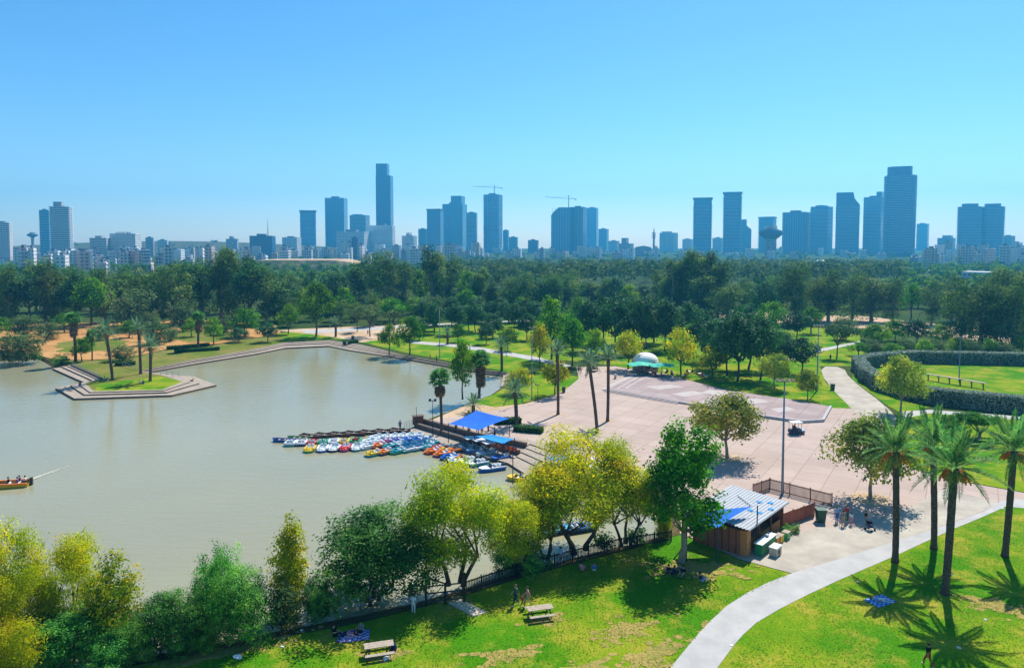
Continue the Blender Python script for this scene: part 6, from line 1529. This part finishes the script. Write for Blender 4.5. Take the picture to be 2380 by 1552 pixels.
def blanket(px, py, sx, sy, rz, label, m):
    g = random.Random(int(px)); e = empty('picnic_blanket', P(px, py), R(rz), label, 'blanket'); mb = MB(); n = 8
    for i_ in range(n+1):
        for j_ in range(n+1): mb.v.append(((i_/n-.5)*sx, (j_/n-.5)*sy, .04+g.uniform(0,.05)))
    for i_ in range(n):
        for j_ in range(n): a = i_*(n+1)+j_; mb.f.append((a, a+n+1, a+n+2, a+1)); mb.m.append((i_+j_) % 2)
    mb.build('cloth', m, e)
blanket(822, 1478, 2.4, 1.5, 10, 'purple and blue checked blanket in the shade of the dark tree', [CLOTH['purple'], CLOTH['sky']])
blanket(2046, 1397, 2.2, 1.4, 25, 'blue and white blanket in the shadow of a date palm', [CLOTH['sky'], CLOTH['blue']])
person('lie', P(2046,1396), 70, 'sky', 'white', 'person in pale clothes lying on the blanket under the palm shadow')
person('sit', P(1352,1327), 150, 'pink', 'pink', 'person in pink sitting on the lawn before the picket fence')
person('sit', P(1381,1328), 180, 'blue', 'white', 'person in blue sitting on the lawn before the picket fence', hair=2)
person('stand', P(1303,1312), 180, 'sky', 'grey', 'person in light blue standing at the picket fence by the water')
for k, (x, y, c, t_) in enumerate(((1553,1333,'black','grey'),(1566,1336,'navy','navy'),(1578,1332,'grey','black'),(1587,1338,'black','khaki'))):
    person('sit', P(x, y), 200+40*k, c, t_, 'person in %s and %s sitting under the bright green tree' % (c, t_), 'friends under the green tree', 1, k % 3, k % 3, 'black')
person('sit', P(1630,1352), 90, 'navy', 'sky', 'person in navy sitting alone at the rim of the tree shadow', shoes='black')
person('walk', P(2157,1548), 200, 'black', 'red', 'walker in black and red at the lower edge of the palm lawn', skin=1)
for k, (x, y, kd, c, t_, lab) in enumerate(((186,898,'seat','navy','blue','person in navy sitting on the island steps'),(244,884,'sit','white','grey','person in white sitting at the island wall end'),(326,892,'sit','white','blue','pair member in white resting on the island lawn'),(333,893,'sit','black','grey','pair member in black resting on the island lawn'),(448,888,'sit','brown' if 'brown' in CLOTH else 'khaki','black','person in khaki sitting on the island platform'))):
    z = -.28 if kd == 'seat' else -.4 if x == 448 else 0
    person(kd, P(x, y, z)+Vector((0,0,-.25 if kd == 'seat' else 0)), 30+60*k, c, t_, lab, None, 1, k % 3, k % 3)
for k, (x, y, c, t_) in enumerate(((1060,1005,'red','navy'),(1090,1012,'white','navy'),(1120,1012,'navy','khaki'),(1150,1018,'blue','black'),(1077,1002,'black','grey'),(1135,1006,'pink','navy'))):
    person('stand', P(x, y, -.22), 150+30*k, c, t_, 'visitor in %s and %s queueing in the shade of the blue sail' % (c, t_), 'visitors on the boat terrace', 1, k % 3, k % 3)
for k, (x, y, c) in enumerate(((855,778,'white'),(1000,840,'red'),(1015,842,'navy'),(880,795,'black'),(806,806,'white'),(1930,838,'black'),(1345,868,'navy'),(1350,869,'red'),(1365,870,'grey'),(930,1000,'purple'))):
    person('stand' if k % 3 else 'walk', P(x, y, 0 if k != 9 else -.48), 60*k, c, ('navy','khaki','black')[k % 3], 'stroller in %s and %s near %s' % (c, ('navy','khaki','black')[k % 3], ('the flat-crowned trees','the quay lawn hedge','the far lakeside quay','the sandy path','the far steps','the flat-topped green tree','the lawn corner','the shore path end','the leaning palm','the dock railing')[k]), None, 1, k % 3, k % 3)

# ------------------------------------------------------------------ grass tufts on the near lawns (uncountable)
g = np.random.default_rng(12); Q = []; T_ = []
from mathutils.geometry import intersect_point_tri_2d
LA = [P(*p) for p in ((300,1560),(700,1480),(1068,1395),(1362,1310),(1580,1262),(1717,1305),(1835,1338),(1690,1403),(1560,1548),(1560,1700),(300,1700))]
LB = [P(*p) for p in ((1690,1552),(1765,1450),(1885,1384),(2080,1298),(2335,1182),(2480,1190),(2600,1700),(1640,1700))]
def inside(poly, x, y):
    c = np.zeros(len(x), bool); n = len(poly)
    for i_ in range(n):
        a, b = poly[i_], poly[(i_+1) % n]; m_ = ((a.y > y) != (b.y > y)) & (x < (b.x-a.x)*(y-a.y)/(b.y-a.y+1e-12)+a.x); c ^= m_
    return c
for poly in (LA, LB):
    x0, x1 = min(p.x for p in poly), max(p.x for p in poly); y0, y1 = min(p.y for p in poly), max(p.y for p in poly)
    n = int((x1-x0)*(y1-y0)*26); x = g.uniform(x0, x1, n); y = g.uniform(y0, y1, n); k = inside(poly, x, y); x = x[k]; y = y[k]
    keep = (np.sin(x*.55+1.3*np.sin(y*.31))+np.sin(y*.7+1.7*np.sin(x*.23))) > -1.0+1.2*g.uniform(-1, 1, len(x)); x = x[keep]; y = y[keep]; n = len(x)
    pos = np.stack([x, y, np.full(n, .06)], 1); Q.append(cards(g, pos, np.array([[0, 0, 1.0]])+np.zeros((n, 1)), .12, .5, 0, .35)); T_.append(g.uniform(0, 1, n))
M['leaf_grass'] = leafmat('grass_blade', (.055,.19,.008), (.14,.25,.012), (.26,.24,.05), .35, .6, .2, ovar=0)
tag(link('grass', np_mesh('grass', np.concatenate(Q), np.concatenate(T_), M['leaf_grass'])), 'short lawn grass with tufts beside the curving path', 'grass', kind='stuff')

# ------------------------------------------------------------------ haze
mb = MB(); mb.box(-3450, 3450, -350, 3450, -3.0, 285.0)
m = bpy.data.materials.new('haze_air'); m.use_nodes = True; t = m.node_tree; t.nodes.clear()
pv = t.nodes.new('ShaderNodeVolumePrincipled'); pv.inputs['Color'].default_value = (.09,.57,1.0,1); pv.inputs['Density'].default_value = 0.00025; pv.inputs['Anisotropy'].default_value = .3
ou = t.nodes.new('ShaderNodeOutputMaterial'); t.links.new(pv.outputs[0], ou.inputs['Volume'])
hz = mb.build('haze', m); tag(hz, 'pale blue summer haze over the whole park and city', 'haze', kind='stuff')
print('objects', len(bpy.data.objects), 'tris', sum(len(me.polygons) for me in bpy.data.meshes)*2)
